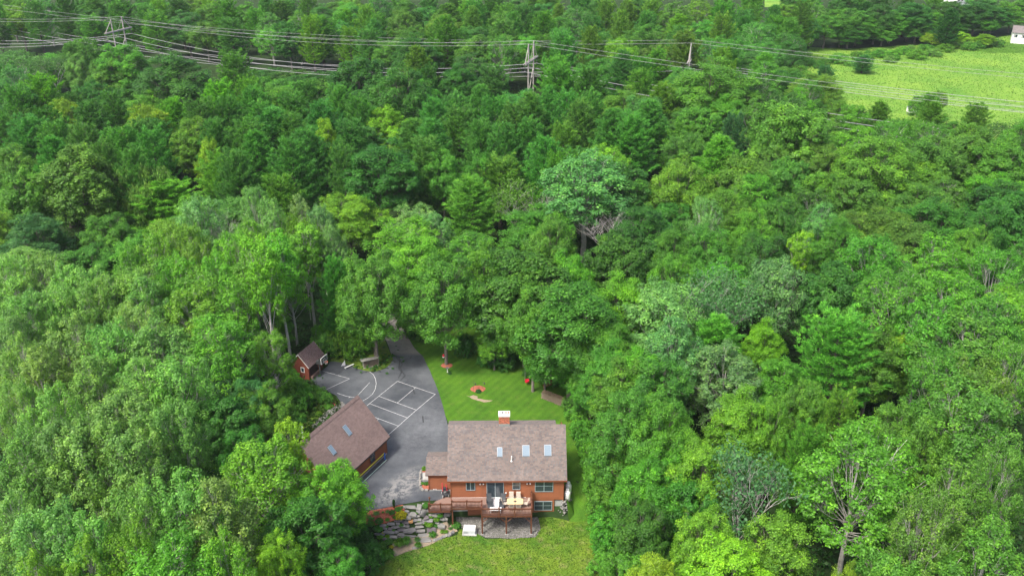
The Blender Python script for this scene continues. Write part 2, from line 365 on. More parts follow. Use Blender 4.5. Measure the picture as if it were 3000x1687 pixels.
# painted court lines and cracks: thin sheets just above the asphalt
def ribbon(name, pts, w, z, m, label, cat):
    mb = MB()
    P = [Vector(p[:2]) for p in pts]; vs = []
    for i, p in enumerate(P):
        d = (P[min(i + 1, len(P) - 1)] - P[max(i - 1, 0)]).normalized(); nrm = Vector((-d.y, d.x)) * w / 2
        vs += [(p.x - nrm.x, p.y - nrm.y, z), (p.x + nrm.x, p.y + nrm.y, z)]
    mb.add(vs, [(2 * i, 2 * i + 2, 2 * i + 3, 2 * i + 1) for i in range(len(P) - 1)])
    return tag(mb.obj(name, m), label, cat, kind='structure')
lp = lambda *p: [at(*c3(*q)) for q in p]
arc = [(1035, 550), (1080, 585), (1108, 640), (1118, 700), (1105, 770), (1070, 830), (1010, 880), (950, 915)]
for i, (pts, lab) in enumerate([(lp((1383, 668), (1855, 830)), 'court baseline nearest the driveway mouth'), (lp((1855, 830), (1620, 1028), (1508, 1125), (1395, 1227), (1240, 1362)), 'long court sideline facing the lawn'),
        (lp((1383, 668), (1150, 855), (1000, 975)), 'long court sideline facing the shed'), (lp((1150, 855), (1620, 1028)), 'court line across the end of the centre line'),
        (lp((1035, 947), (1508, 1125)), 'middle cross line of the court'), (lp((1090, 1115), (1395, 1227)), 'cross line of the court nearest the garage'), (lp((1612, 745), (1380, 940)), 'centre line of the court'),
        (lp((460, 545), (785, 638)), 'free throw lane line from the shed corner'), (lp((785, 638), (500, 770)), 'free throw line in front of the shed'), (lp(*arc), 'curved three point line on the asphalt'),
        (lp((630, 818), (740, 855), (860, 875)), 'painted line along the planted bank'), (lp((860, 875), (1040, 682)), 'short slanting painted line beside the curved line'), (lp((785, 865), (775, 877)), 'tiny painted tick'), (lp((1150, 1137), (1130, 1155)), 'tiny painted tick by the garage')]):
    ribbon('court_line', pts, .072, .036 + .0012 * i, M['line_paint'], 'white ' + lab, 'court line')
for i, (pts, lab) in enumerate([([(1370, 375), (1410, 420), (1400, 520), (1450, 560), (1480, 600), (1420, 660)], 'longest black tar line by the driveway mouth'), ([(1400, 380), (1445, 460), (1420, 500), (1440, 545), (1395, 630)], 'crooked black tar line beside the longest one'),
        ([(1560, 360), (1540, 390), (1480, 400)], 'hooked black tar line right of the others'), ([(1380, 375), (1480, 372)], 'straight black tar seam across the driveway mouth'), ([(1698, 1105), (1705, 1185)], 'lone short black crack near the house'), ([(1570, 745), (1600, 830)], 'short black crack inside the court')]):
    ribbon('tar_crack', [at(*c3(*q)) for q in pts], .10, .056 + .0012 * i, M['tar'], lab, 'tar crack')
for i, (pts, lab) in enumerate([([(630, 197), (780, 190), (925, 178)], 'thin dark crack leading to the planted kerb island'), ([(530, 300), (480, 360), (440, 390), (400, 450)], 'slanting crack in the worn asphalt patch')]):
    ribbon('tar_crack', [at(*c2(*q)) for q in pts], .05, .066 + .0012 * i, M['tar'], lab, 'tar crack')

# ------------------------------------------------------------------ building parts
def tabs(name, L, D, m, parent, M4, row=.17, w=.3):
    """overlapping shingle tabs over a slope of length L and depth D; M4 maps (along, up the slope, normal)"""
    mb = MB(); n = int(D / row); rr = D / n
    for j in range(n):
        x = -rnd.uniform(0, w)
        while x < L:
            ww = w * rnd.uniform(.75, 1.25); a, b = max(0, x), min(L, x + ww - .015); x += ww
            if b - a < .04: continue
            h = .022 + rnd.uniform(0, .012); y0 = j * rr; y1 = y0 + rr + .01
            vs = [M4 @ Vector(p) for p in ((a, y0, 0), (b, y0, 0), (b, y0, h), (a, y0, h), (b, y1, .006), (a, y1, .006))]
            mb.add(vs, [(0, 1, 2, 3), (3, 2, 4, 5), (1, 4, 2), (0, 3, 5)])
    return tag(mb.obj(name, m, parent), kind='stuff')
def slope_m(origin, along, up):
    a = Vector(along).normalized(); u = Vector(up).normalized(); n = a.cross(u)
    m4 = Matrix((a, u, n)).transposed().to_4x4(); m4.translation = Vector(origin); return m4
def roof_slab(name, origin, along, up, L, D, th, m, parent):
    mb = MB(); mb.box(0, L, 0, D, -th, -.002, slope_m(origin, along, up)); return mb.obj(name, m, parent)
BOARD = {}
def siding(parent, p0, p1, z0, z1, m, course=.16, cut=None):
    """one board object per course from p0 to p1 (local xy); cut(z) may shorten a course to (t0, t1)"""
    a, b = Vector(p0), Vector(p1); n = max(1, round((z1 - z0) / course)); c = (z1 - z0) / n; ang = math.atan2(b.y - a.y, b.x - a.x)
    for j in range(n):
        z = z0 + j * c; t0, t1 = (0, 1) if cut is None else cut(z + c * .6)
        if t1 - t0 < .02: continue
        q = a.lerp(b, t0); L = (b - a).length * (t1 - t0)
        key = (round(L, 2), round(c, 3), m.name)
        if key not in BOARD:
            mb = MB(); prof = [(0, 0), (-.030, .012), (-.042, c * .5), (-.030, c - .045), (-.004, c - .03), (-.004, c - .001)]
            k = len(prof); mb.add([(0, y, zz) for y, zz in prof] + [(L, y, zz) for y, zz in prof], [(i, i + k, i + k + 1, i + 1) for i in range(k - 1)] + [tuple(range(k)), tuple(range(2 * k - 1, k - 1, -1))])
            BOARD[key] = mb.mesh('board', m)
        link('board', BOARD[key], parent, (q.x, q.y, z), (0, 0, ang))
def window(parent, x, y, z, w, h, panes=2, rz=0, fm=None, rail=True, name='window', proud=.075, gm=None):
    """window facing local -y at (x, y): frame > panes"""
    fm = fm or M['frame']; gm = gm or M['glass']; mb = MB(); t = .07
    mb.box(0, w, -proud, 0, 0, t); mb.box(0, w, -proud, 0, h - t, h); mb.box(0, t, -proud, 0, t, h - t); mb.box(w - t, w, -proud, 0, t, h - t)
    pw = (w - t) / panes
    for k in range(1, panes): mb.box(k * pw, k * pw + t, -proud, 0, t, h - t)
    f = mb.obj(name, fm, parent, loc=(x, y, z), rot=(0, 0, rz))
    for k in range(panes):
        g = MB(); g.box(k * pw + t, (k + 1) * pw, -proud + .03, -.001, t, h - t); g.obj('pane', gm, f)
        if rail: MB().box(k * pw + t, (k + 1) * pw, -proud + .015, -proud + .03, h * .5, h * .5 + .035).obj('sash_rail', fm, f)
    return f
def skylight(parent, M4, a, b, w, h):
    """on a slope: M4 as for tabs, lower left corner a, b"""
    mb = MB(); t = .05
    mb.box(a - t, a + w + t, b - t - .03, b + h + t, .0, .05, M4)
    f = mb.obj('skylight', M['flash'], parent)
    g = MB(); g.box(a + .02, a + w - .02, b + .02, b + h - .02, .05, .09, M4); g.obj('pane', M['sky_glass'], f)
    r = MB()
    for q in ((a - .01, a + .02, b, b + h), (a + w - .02, a + w + .01, b, b + h), (a - .01, a + w + .01, b + h - .02, b + h + .02)): r.box(*q, .05, .105, M4)
    r.obj('frame', M['grey_metal'], f)
    return f

# ------------------------------------------------------------------ the house
HX, HY = -.55, 81.6
house = empty('house', (HX, HY, 0), math.radians(.6), 'orange wood-sided house with brown shingle roof and brick chimney', 'house')
hx0, hx1 = -6.5, 6.5                                               # local wall ends
MB().box(hx0, hx1, 0, 6.1, -.1, 3.3).obj('wall', M['siding_trim'], house)
MB().box(hx0 + 1.9, 5.45, .02, 6.1, -2.45, -.101).obj('lower_wall', M['siding_trim'], house)
MB().box(5.5, 6.42, .12, 6.1, -2.5, -.25).obj('foundation', M['concrete'], house)
MB().box(hx0, hx0 + 1.89, .1, 6.1, -2.5, -.103).obj('foundation', M['concrete'], house)
siding(house, (hx0, 0), (hx1, 0), .36, 3.2, M['siding'])
siding(house, (5.45 - 3.3, .02), (5.45, .02), -2.3, -.05, M['siding'])
siding(house, (2.1, 0), (hx1, 0), -.04, .355, M['siding'])
siding(house, (-4.6, .02), (2.0, .02), -2.3, -.25, M['siding'])
MB().box(-6.5, 2.15, -.05, -.001, .12, .352).obj('ledger', M['white'], house)
for sx, rz in ((hx0, -math.pi / 2), (hx1, math.pi / 2)):
    y0, y1 = (6.1, 0) if sx < 0 else (0, 6.1)
    siding(house, (sx, y0), (sx, y1), .36, 3.2, M['siding'])
    def cut(z, s=sx):
        f = (z - 3.2) / 4.3; lo = f * 4.2; hi = 6.1
        return ((6.1 - hi) / 6.1, (6.1 - lo) / 6.1) if s < 0 else (lo / 6.1, hi / 6.1)
    MB().add([(sx, 0, 3.2), (sx, 4.2, 7.35), (sx, 6.1, 6.55), (sx, 6.1, 3.2), (sx * .985, 0, 3.2), (sx * .985, 4.2, 7.35), (sx * .985, 6.1, 6.55), (sx * .985, 6.1, 3.2)], [(0, 1, 2, 3), (7, 6, 5, 4), (0, 4, 5, 1), (1, 5, 6, 2)]).obj('gable_wall', M['siding_trim'], house)
    siding(house, (sx, y0), (sx, y1), 3.2, 6.4, M['siding'], cut=cut)
for x in (hx0 - .02, hx1 - .06): MB().box(x, x + .09, -.075, .03, .05 if x < 0 else -.2, 3.1).obj('corner_board', M['siding_trim'], house)
# roof: front slope from the eave to the ridge, low shed dormer behind
ev = Vector((-6.84, -.40, 2.98)); rg = Vector((-6.84, 4.13, 7.5)); up = (rg - ev); RL, RD = 13.68, up.length
roof = roof_slab('roof', ev, (1, 0, 0), up, RL, RD, .14, M['siding_trim'], house)
RM = slope_m(ev, (1, 0, 0), up)
tabs('shingle', RL, RD, M['shingle'], roof, RM)
dm = Vector((6.84, 6.3, 6.62)); dup = Vector((6.84, 4.13, 7.46)) - dm
dorm = roof_slab('dormer_roof', Vector((5.75, 6.3, 6.62)), (-1, 0, 0), dup, 12.6, dup.length, .12, M['siding_trim'], house)
tabs('shingle', 12.6, dup.length, M['shingle'], dorm, slope_m(Vector((5.75, 6.3, 6.62)), (-1, 0, 0), dup))
MB().box(-6.45, 5.4, 5.9, 6.09, 3.3, 6.6).obj('dormer_wall', M['siding'], house)
cap = MB(); k = 0
while k * .2 < RL - .1:
    x = -6.84 + k * .2; k += 1
    for s in (1, -1):
        vs = [(x, 4.13, 7.56), (x + .19, 4.13, 7.535), (x + .19, 4.13 + s * .14, 7.535 - (.14 if s < 0 else .07)), (x, 4.13 + s * .14, 7.56 - (.14 if s < 0 else .07))]
        cap.add(vs, [(0, 1, 2, 3) if s < 0 else (3, 2, 1, 0)])
tag(cap.obj('ridge_shingle', M['shingle'], roof), kind='stuff')
MB().box(-6.84, 6.84, -.43, -.385, 2.80, 2.975).obj('gutter', M['siding_trim'], roof)
for u0, v0, u1, v1, w, h in ((1185, 605, 1258, 735, .58, 1.05), (1555, 570, 1660, 732, .80, 1.25), (1875, 570, 1982, 728, .80, 1.25)):
    # lower left corner of the skylight: the roof plane where the photograph shows it
    d = ray(1220 + u0 / 4.996, 1190 + v1 / 4.996); k = 4.52 / 4.53
    t = (2.98 - CH - k * (HY - .40)) / (d.z - k * d.y); p = d * t + Vector((0, 0, CH)); z = p.z
    skylight(roof, RM, p.x - HX + 6.84, (Vector((0, p.y - HY, z)) - Vector((0, -.40, 2.98))).length, w, h)
vp = RM @ Vector((7.35, 2.2, 0))
MB().tube([vp, vp + Vector((0, 0, .75))], .06, 8).lathe([(.11, vp.z - .02), (.11, vp.z + .06), (.07, vp.z + .12)], 8, vp.xy).obj('vent_pipe', M['white'], roof)
ch = MB().box(-.9, .28, 4.05, 4.75, 6.6, 8.95).obj('chimney', M['concrete'], house)
MB().box(-.93, .31, 4.0, 4.8, 7.25, 7.72).obj('flashing', M['grey_metal'], ch)
MB().box(-.98, .36, 3.97, 4.83, 8.72, 8.98).obj('cap', M['white'], ch)
bk = MB()
for j in range(10):
    z = 7.73 + j * .098; x = -.93 - (.1 if j % 2 else 0)
    while x < .3:
        a, b = max(-.93, x), min(.31, x + .2); x += .215
        if b - a > .03: bk.box(a, b, 4.01, 4.045, z, z + .085)
    y = 4.05 - (.1 if j % 2 else 0)
    while y < 4.75:
        a, b = max(4.05, y), min(4.75, y + .2); y += .215
        if b - a > .03: bk.box(-.935, -.905, a, b, z, z + .085); bk.box(.285, .315, a, b, z, z + .085)
tag(bk.obj('brick', M['brick_mat'], ch), kind='stuff')
for i, x in enumerate((-.62, -.2, .1)): MB().box(x, x + .2, 4.3, 4.55, 8.98, 9.06).obj('flue', M['dark'] if i == 0 else M['brick_mat'], ch)
# openings in the front wall (local x measured from the photograph)
def wx(u): return (u - 1500) * (HY - .05) / (F * .9) * 1.0
def fx(u, v, z): return at(u, v, z).x - HX
window(house, fx(1365, 1430, 1.8) , -.03, 1.42, 1.06, 1.35, 2, rail=False)
sld = window(house, fx(1426, 1450, .5), -.03, .37, 1.98, 2.2, 2, rail=False, name='sliding_door')
MB().box(0, 1.98, -.2, -.001, -.05, .03).obj('threshold', M['white'], sld)
window(house, fx(1501, 1430, 2), -.03, 1.5, .92, 1.3, 1)
window(house, fx(1567, 1435, 1.5), -.03, 1.15, 2.1, 1.6, 2)
lw = window(house, fx(1565, 1485, -1), -.02, -1.55, 2.08, 1.32, 2)
window(house, fx(1357, 1491, -1), -.02, -1.0, 1.6, .6, 2, rail=False)
for u, v in ((1411, 1413), (1549, 1411)):
    x = fx(u, v, 2.75); f = MB().box(-.08, .08, -.12, -.045, -.1, .08).obj('floodlight', M['dark'], house, loc=(x, 0, 2.45))
    for s in (-1, 1): MB().lathe([(.05, 0), (.085, .12), (.08, .14)], 10).obj('lamp_head', M['white'], f, loc=(s * .15, -.1, -.05), rot=(2.2, 0, s * .5))
ml = MB().box(-.09, .09, -.1, -.045, -.09, .09).obj('wall_outlet', M['white'], house, loc=(fx(1482, 1445, 1.0), 0, 1.0))
# entry wing
EX0, EX1, EY = -9.15, -6.52, 1.62
MB().box(EX0, EX1, EY, EY + 3.9, .22, 2.62).obj('wing_wall', M['siding_trim'], house)
MB().box(EX0 + .03, EX1, EY - .02, EY + 3.9, -.1, .219).obj('wing_foundation', M['concrete'], house)
siding(house, (EX0, EY), (EX1, EY), .24, 2.5, M['siding'])
siding(house, (EX0, EY + 3.9), (EX0, EY), .24, 2.5, M['siding'])
MB().box(EX0 - .03, EX0 + .06, EY - .07, EY + .02, .2, 2.5).obj('corner_board', M['siding_trim'], house)
we = Vector((EX0 - .33, EY - .32, 2.48)); wr = Vector((EX0 - .33, EY + 1.95, 3.4)); wu = wr - we; WL = EX1 - EX0 + .30
wing = roof_slab('wing_roof', we, (1, 0, 0), wu, WL, wu.length, .12, M['siding_trim'], house)
tabs('shingle', WL, wu.length, M['shingle'], wing, slope_m(we, (1, 0, 0), wu))
wb = Vector((EX0 - .33 + WL, EY + 4.22, 2.48)); wu2 = Vector((wb.x, wr.y, wr.z)) - wb
tag(roof_slab('wing_roof', wb, (-1, 0, 0), wu2, WL, wu2.length, .12, M['siding_trim'], house))
tabs('shingle', WL, wu2.length, M['shingle'], wing, slope_m(wb, (-1, 0, 0), wu2))
cap = MB(); k = 0
while k * .2 < WL - .05:
    x = we.x + k * .2; k += 1
    for s in (1, -1): cap.add([(x, wr.y, wr.z + .05), (x + .18, wr.y, wr.z + .035), (x + .18, wr.y + s * .16, wr.z - .03), (x, wr.y + s * .16, wr.z - .015)], [(0, 1, 2, 3) if s < 0 else (3, 2, 1, 0)])
tag(cap.obj('ridge_shingle', M['shingle'], wing), kind='stuff')
MB().add([(EX0, EY, 2.5), (EX0, EY + 1.95, 3.3), (EX0, EY + 3.9, 2.5), (EX0 + .1, EY, 2.5), (EX0 + .1, EY + 1.95, 3.3), (EX0 + .1, EY + 3.9, 2.5)], [(0, 1, 2), (5, 4, 3), (0, 3, 4, 1), (1, 4, 5, 2)]).obj('gable_wall', M['siding_trim'], house)
for x in (-8.6, -8.45, -8.3): MB().tube([(x, EY - .05, .32), (x, EY - .16, .32)], .04, 8).obj('vent_cap', M['white'], house)

# ------------------------------------------------------------------ deck
deck = empty('deck', (0, 0, 0), 0, 'dark brown wooden deck with railings on tall posts along the house', 'deck')
DZ = .35
BM = {}
def part_box(name, m, parent, x0, x1, y0, y1, z0, z1):
    k = (round(x1 - x0, 3), round(y1 - y0, 3), round(z1 - z0, 3), m.name)
    if k not in BM: BM[k] = MB().box(0, k[0], 0, k[1], 0, k[2]).mesh(name, m)
    return link(name, BM[k], parent, (x0, y0, z0))
DX0, DX1, DYF, DYW = -3.42, 2.22, 78.46, 81.52
y = DYF + .03; n = 0
while y < DYW - .1:
    x0 = -6.95 if y > 79.72 else DX0 + .02
    part_box('deck_board', M['deck_floor'], deck, x0, DX1 - .02, y, y + .138, DZ - .035, DZ); y += .146
pl = [(-9.42, 79.6), (-6.99, 79.6), (-6.99, 81.92), (-7.8, 81.95), (-8.85, 81.2), (-9.38, 80.2)]
y = 79.62
while y < 81.9:
    x0 = np.interp(y + .07, [79.6, 80.2, 81.2, 81.95], [-9.4, -9.38, -8.85, -7.8])
    part_box('deck_board', M['deck_floor'], deck, round(float(x0), 2), -7.0, y, y + .138, .02, .055); y += .146
for x0, x1, yy in ((DX0, DX1, DYF - .04), (-6.95, DX0, 79.68)): part_box('rim_board', M['deck_rail'], deck, x0, x1, yy, yy + .045, DZ - .26, DZ - .04)
part_box('rim_board', M['deck_rail'], deck, -9.42, -6.99, 79.54, 79.585, -.2, .015)
part_box('rim_board', M['deck_rail'], deck, DX0 - .04, DX0 + .005, DYF, 79.7, DZ - .26, DZ - .04)
part_box('rim_board', M['deck_rail'], deck, DX1 - .005, DX1 + .04, DYF, DYW, DZ - .26, DZ - .04)
for y in (78.75, 80.3): part_box('beam', M['deck_rail'], deck, DX0, DX1, y, y + .1, DZ - .5, DZ - .27)
def railing(a, b, z, posts, n_bal):
    a, b = Vector(a), Vector(b); L = (b - a).length; ang = math.atan2(b.y - a.y, b.x - a.x)
    for zz, h, w in ((z + .90, .045, .15), (z + .80, .07, .05), (z + .10, .06, .06)):
        o = MB().box(0, L, -w / 2, w / 2, 0, h).obj('rail', M['deck_rail'], deck, loc=(a.x, a.y, zz), rot=(0, 0, ang))
    for t in posts:
        p = a.lerp(b, t); part_box('railing_post', M['deck_rail'], deck, p.x - .075, p.x + .075, p.y - .075, p.y + .075, z - .25, z + 1.03)
        part_box('post_cap', M['deck_rail'], deck, p.x - .1, p.x + .1, p.y - .1, p.y + .1, z + 1.03, z + 1.07)
    for i in range(n_bal):
        p = a.lerp(b, (i + .5) / n_bal)
        if min(abs(t - (i + .5) / n_bal) for t in posts) * L < .09: continue
        part_box('baluster', M['deck_rail'], deck, p.x - .02, p.x + .02, p.y - .02, p.y + .02, z + .16, z + .80)
railing((DX0, DYF), (DX1, DYF), DZ, (0.005, .35, .66, .995), 37)
railing((-6.82, 79.72), (DX0, 79.72), DZ, (0, .5, 1), 22)
railing((-9.42, 79.6), (-6.9, 79.6), .05, (0, .52), 17)
railing((DX1, DYF + .1), (DX1, DYW - .15), DZ, (.5, .98), 19)
railing((DX0, DYF + .1), (DX0, 79.6), DZ, (.5,), 7)
for x, y in ((DX0 + .05, DYF + .05), (-.65, DYF + .05), (DX1 - .05, DYF + .05), (-6.8, 79.78), (DX0 + .05, 79.75)):
    g = hz(x, y); part_box('support_post', M['deck_rail'], deck, x - .08, x + .08, y - .08, y + .08, round(g, 2), DZ - .27)
    part_box('footing', M['concrete'], deck, x - .14, x + .14, y - .14, y + .14, round(g - .1, 2), round(g + .06, 2))
for x, s in ((-.65, 1), (-.65, -1), (DX1 - .05, -1), (DX0 + .05, 1)):
    MB().tube([(x, DYF + .05, -.75), (x + s * .62, DYF + .05, -.12)], .05, 4).obj('brace', M['deck_rail'], deck)
lampost = MB().tube([(-9.4, 80.35, .0), (-9.4, 80.35, 1.15)], .05, 8).lathe([(.03, 1.15), (.11, 1.2), (.12, 1.32), (.06, 1.42), (.02, 1.45)], 8, (-9.4, 80.35)).obj('post_lamp', [M['deck_rail']])
tag(lampost, 'short brown post with a pale lamp cap at the ramp end', 'post')

# deck furniture
def copy_tree(o, loc, rz, label=None):
    c = o.copy(); COL.objects.link(c); c.location = loc; c.rotation_euler = (0, 0, rz)
    if label: c['label'] = label
    for ch_ in o.children:
        d = ch_.copy(); COL.objects.link(d); d.parent = c
        for gc in ch_.children:
            e = gc.copy(); COL.objects.link(e); e.parent = d
    return c
def sling_chair(loc, rz, label):
    t = empty('patio_chair', loc, rz, label, 'chair', 'beige sling chairs round the deck table')   # faces local -y
    MB().add([(-.25, -.25, .44), (.25, -.25, .44), (.25, .22, .40), (-.25, .22, .40), (-.25, -.25, .42), (.25, -.25, .42), (.25, .22, .38), (-.25, .22, .38)], [(0, 1, 2, 3), (7, 6, 5, 4), (0, 4, 5, 1), (3, 2, 6, 7), (1, 5, 6, 2), (0, 3, 7, 4)]).obj('seat', M['beige'], t)
    b = MB(); P = [(.22, .42), (.29, .75), (.36, 1.0), (.42, 1.05)]
    for (y0, z0), (y1, z1) in zip(P[:-1], P[1:]): b.add([(-.25, y0, z0), (.25, y0, z0), (.25, y1, z1), (-.25, y1, z1), (-.25, y0 + .03, z0), (.25, y0 + .03, z0), (.25, y1 + .03, z1), (-.25, y1 + .03, z1)], [(0, 1, 2, 3), (7, 6, 5, 4), (3, 2, 6, 7), (0, 4, 5, 1), (1, 5, 6, 2), (0, 3, 7, 4)])
    b.obj('backrest', M['beige'], t)
    for s in (-1, 1):
        MB().tube([(s * .28, -.27, 0), (s * .28, -.25, .62), (s * .28, .24, .64)], .02, 5).obj('armrest', M['beige'], t)
        MB().tube([(s * .27, .3, 0), (s * .27, .2, .42)], .02, 5).obj('leg', M['beige'], t)
    return t
tc_ = at(1509, 1468, 1.05); tx, ty = tc_.x, tc_.y
tb = empty('patio_table', (tx, ty, DZ), 0, 'tan rectangular patio table with dark diamond inlay on the deck', 'table')
top = [(x, y) for x, y in smooth_poly([Vector(p) for p in ((-.9, -.5), (.9, -.5), (.9, .5), (-.9, .5))], 0)]
def rrect(w, d, r, n=5):
    return [Vector((sx * (w - r) + r * math.cos(a), sy * (d - r) + r * math.sin(a))) for sx, sy, a0 in ((1, 1, 0), (-1, 1, 90), (-1, -1, 180), (1, -1, 270)) for a in [math.radians(a0 + 90 * k / n) for k in range(n + 1)]]
MB().prism(rrect(.92, .52, .16), .68, .72).obj('tabletop', M['tan'], tb)
MB().prism([(-.2, 0), (0, -.2), (.2, 0), (0, .2)], .7, .723).obj('inlay', M['dark'], tb)
MB().box(-.006, .006, -.51, -.2, .7, .7215).box(-.006, .006, .2, .51, .7, .7215).obj('seam', M['dark'], tb)
for sx in (-1, 1):
    for sy in (-1, 1): MB().tube([(sx * .75, sy * .38, 0), (sx * .68, sy * .34, .68)], .03, 6).obj('leg', M['black'], tb)
pc = sling_chair((tx - .42, ty + .86, DZ), 0, 'beige chair on the house side of the table, nearer the sliding door')
for dx, dy, rz, lab in ((.38, .86, 0, 'beige chair on the house side of the table, farther from the sliding door'), (-.4, -.68, math.pi, 'beige chair tucked in on the railing side, nearer the black loungers'), (.38, -.68, math.pi, 'beige chair tucked in on the railing side, farther from the loungers'),
        (-1.15, 0.03, math.pi / 2, 'beige chair at the table end facing the black loungers'), (1.18, .03, -math.pi / 2, 'beige chair at the table end beside the side railing')):
    copy_tree(pc, (tx + dx, ty + dy, DZ), rz, lab)
def lounger(loc, rz, label):
    t = empty('lounge_chair', loc, rz, label, 'lounger', 'black lounge chairs on the deck')      # head at +y
    def strip(P, nm):
        b = MB()
        for (y0, z0), (y1, z1) in zip(P[:-1], P[1:]): b.add([(-.3, y0, z0), (.3, y0, z0), (.3, y1, z1), (-.3, y1, z1), (-.3, y0, z0 - .03), (.3, y0, z0 - .03), (.3, y1, z1 - .03), (-.3, y1, z1 - .03)], [(0, 1, 2, 3), (7, 6, 5, 4), (0, 4, 5, 1), (3, 2, 6, 7), (1, 5, 6, 2), (0, 3, 7, 4)])
        b.obj(nm, M['black'], t)
    strip([(-.95, .25), (-.75, .36), (-.5, .42), (-.2, .38), (.1, .32), (.25, .34)], 'seat')
    strip([(.25, .34), (.5, .6), (.72, .88), (.8, 1.0)], 'backrest'); strip([(.62, .8), (.72, .93), (.78, 1.03)], 'pillow')
    for s in (-1, 1):
        MB().tube([(s * .33, -.15, .36), (s * .35, -.1, .58), (s * .35, .3, .6), (s * .33, .42, .5)], .022, 5).obj('armrest', M['black'], t)
        MB().tube([(s * .32, -.6, 0), (s * .32, .35, .5)], .02, 5).obj('leg', M['black'], t); MB().tube([(s * .32, .6, 0), (s * .32, -.3, .42)], .02, 5).obj('leg', M['black'], t)
    return t
lg = lounger((-2.55, 80.25, DZ), math.radians(8), 'black lounge chair nearer the stepped railing, left of the striped rug')
copy_tree(lg, (-1.1, 80.25, DZ), math.radians(-8), 'black lounge chair nearer the dining table, right of the striped rug')
rug = MB()
for i in range(18): rug.box(-2.25, -1.4, 79.3 + i * .11, 79.395 + i * .11, DZ + .004, DZ + .016)
tag(rug.obj('rug', mat('pale_rug', (.60, .59, .60), .1, 6, .9)), 'pale striped rug between the two black loungers', 'rug')
st = empty('side_table', (-1.85, 79.05, DZ), 0, 'low white side table at the foot of the loungers', 'table')
MB().prism(rrect(.66, .28, .08), .38, .43).obj('tabletop', M['white'], st)
for sx in (-1, 1):
    MB().lathe([(.075, .43), (.075, .436)], 10, (sx * .42, 0)).obj('cup_hole', M['dark'], st)
    for sy in (-1, 1): MB().box(sx * .55 - .03, sx * .55 + .03, sy * .2 - .03, sy * .2 + .03, 0, .38).obj('leg', M['white'], st)

# tanks, generator, foundation rocks
def tank(x, y, z, h, label):
    t = empty('propane_tank', (x, y, z), 0, label, 'gas tank', 'white propane tanks beside the house')
    r = .37; pr = [(r * .8, .06), (r, .14), (r, h - .25), (r * .9, h - .1), (r * .62, h), (.2, h + .05)]
    MB().lathe(pr, 20).obj('body', M['white'], t, smooth=True)
    MB().lathe([(.19, h + .03), (.2, h + .25), (.16, h + .3)], 14).obj('valve_cover', M['white'], t)
    MB().lathe([(.45, 0), (.45, .06)], 16).obj('base_ring', M['dark'], t)
g = lambda p: (p.x, p.y, hz(p.x, p.y))
tank(6.45, 82.25, -.55, 1.3, 'white upright propane tank in front of the other, nearest the concrete corner'); tank(6.62, 83.35, -.4, 1.25, 'white upright propane tank farther back along the house wall')
gx, gy, gz = -4.83, 78.7, -2.38
gn = empty('generator', (gx, gy, gz), math.radians(-2), 'pale grey box generator on a concrete pad below the deck', 'generator')
MB().box(-.82, .82, -.55, .5, -.1, .08).obj('pad', M['concrete'], gn)
MB().box(-.66, .66, -.38, .38, .08, .62).obj('body', mat('generator_grey', (.52, .54, .55), .06, 3, .5), gn)
MB().add([(-.69, -.41, .62), (.69, -.41, .62), (.69, .41, .62), (-.69, .41, .62), (-.66, -.36, .76), (.66, -.36, .76), (.66, .4, .8), (-.66, .4, .8)], [(0, 1, 5, 4), (1, 2, 6, 5), (2, 3, 7, 6), (3, 0, 4, 7), (4, 5, 6, 7), (3, 2, 1, 0)]).obj('lid', M['white'], gn)
for i in range(9): MB().box(-.6 + i * .05, -.575 + i * .05, -.395, -.381, .2, .5).obj('louvre', M['grey_metal'], gn)

ROCKS = []
def rock_me(i, m):
    r = random.Random(900 + i); bm = bmesh.new()
    for _ in range(22):
        v = Vector((r.uniform(-1, 1), r.uniform(-1, 1), r.uniform(-1, 1)))
        k = max(abs(v.x), abs(v.y), abs(v.z)); v = v / k * r.uniform(.86, 1)
        bm.verts.new((v.x * .5, v.y * .5, v.z * .5))
    res = bmesh.ops.convex_hull(bm, input=bm.verts[:]); bmesh.ops.delete(bm, geom=[e for e in res['geom_interior'] if isinstance(e, bmesh.types.BMVert)], context='VERTS')
    me = bpy.data.meshes.new('stone'); bm.to_mesh(me); bm.free(); me.materials.append(m); return me
RK = {k: [rock_me(i * 7 + j, M[k]) for j in range(7)] for i, k in enumerate(('stone', 'stone_pale', 'stone_dark', 'stone_rust'))}
rw = empty('rock_wall', at_ground(*c2(700, 900)), 0, 'stepped rock retaining wall of grey boulders and slabs beside the deck', 'rock wall')
rwl = Vector(rw.location)
def stone(cx, cy, w, h, k='stone', flat=False, name='stone', parent=None, org=None, rz=None):
    u, v = c2(cx, cy); p = at_ground(u, v + h / 4.83 * .25); s = proj(p)[2] / F
    W = w / 4.83 * s * 1.08; vert = h / 4.83 * s
    hh = .22 if flat else min(.75, max(.28, vert * .55)); dd = max(.4, (vert - hh * .78) / .63)
    o = link(name, rnd.choice(RK[k]), parent or rw, Vector((p.x, p.y, p.z + hh * .18)) - (org or rwl), (rnd.uniform(-.08, .08), rnd.uniform(-.08, .08), rnd.uniform(-.15, .15) if rz is None else rz), (W * 1.12, dd * 1.12, hh * 1.15))
    return o
G, Pq, D_ = 'stone', 'stone_pale', 'stone_dark'
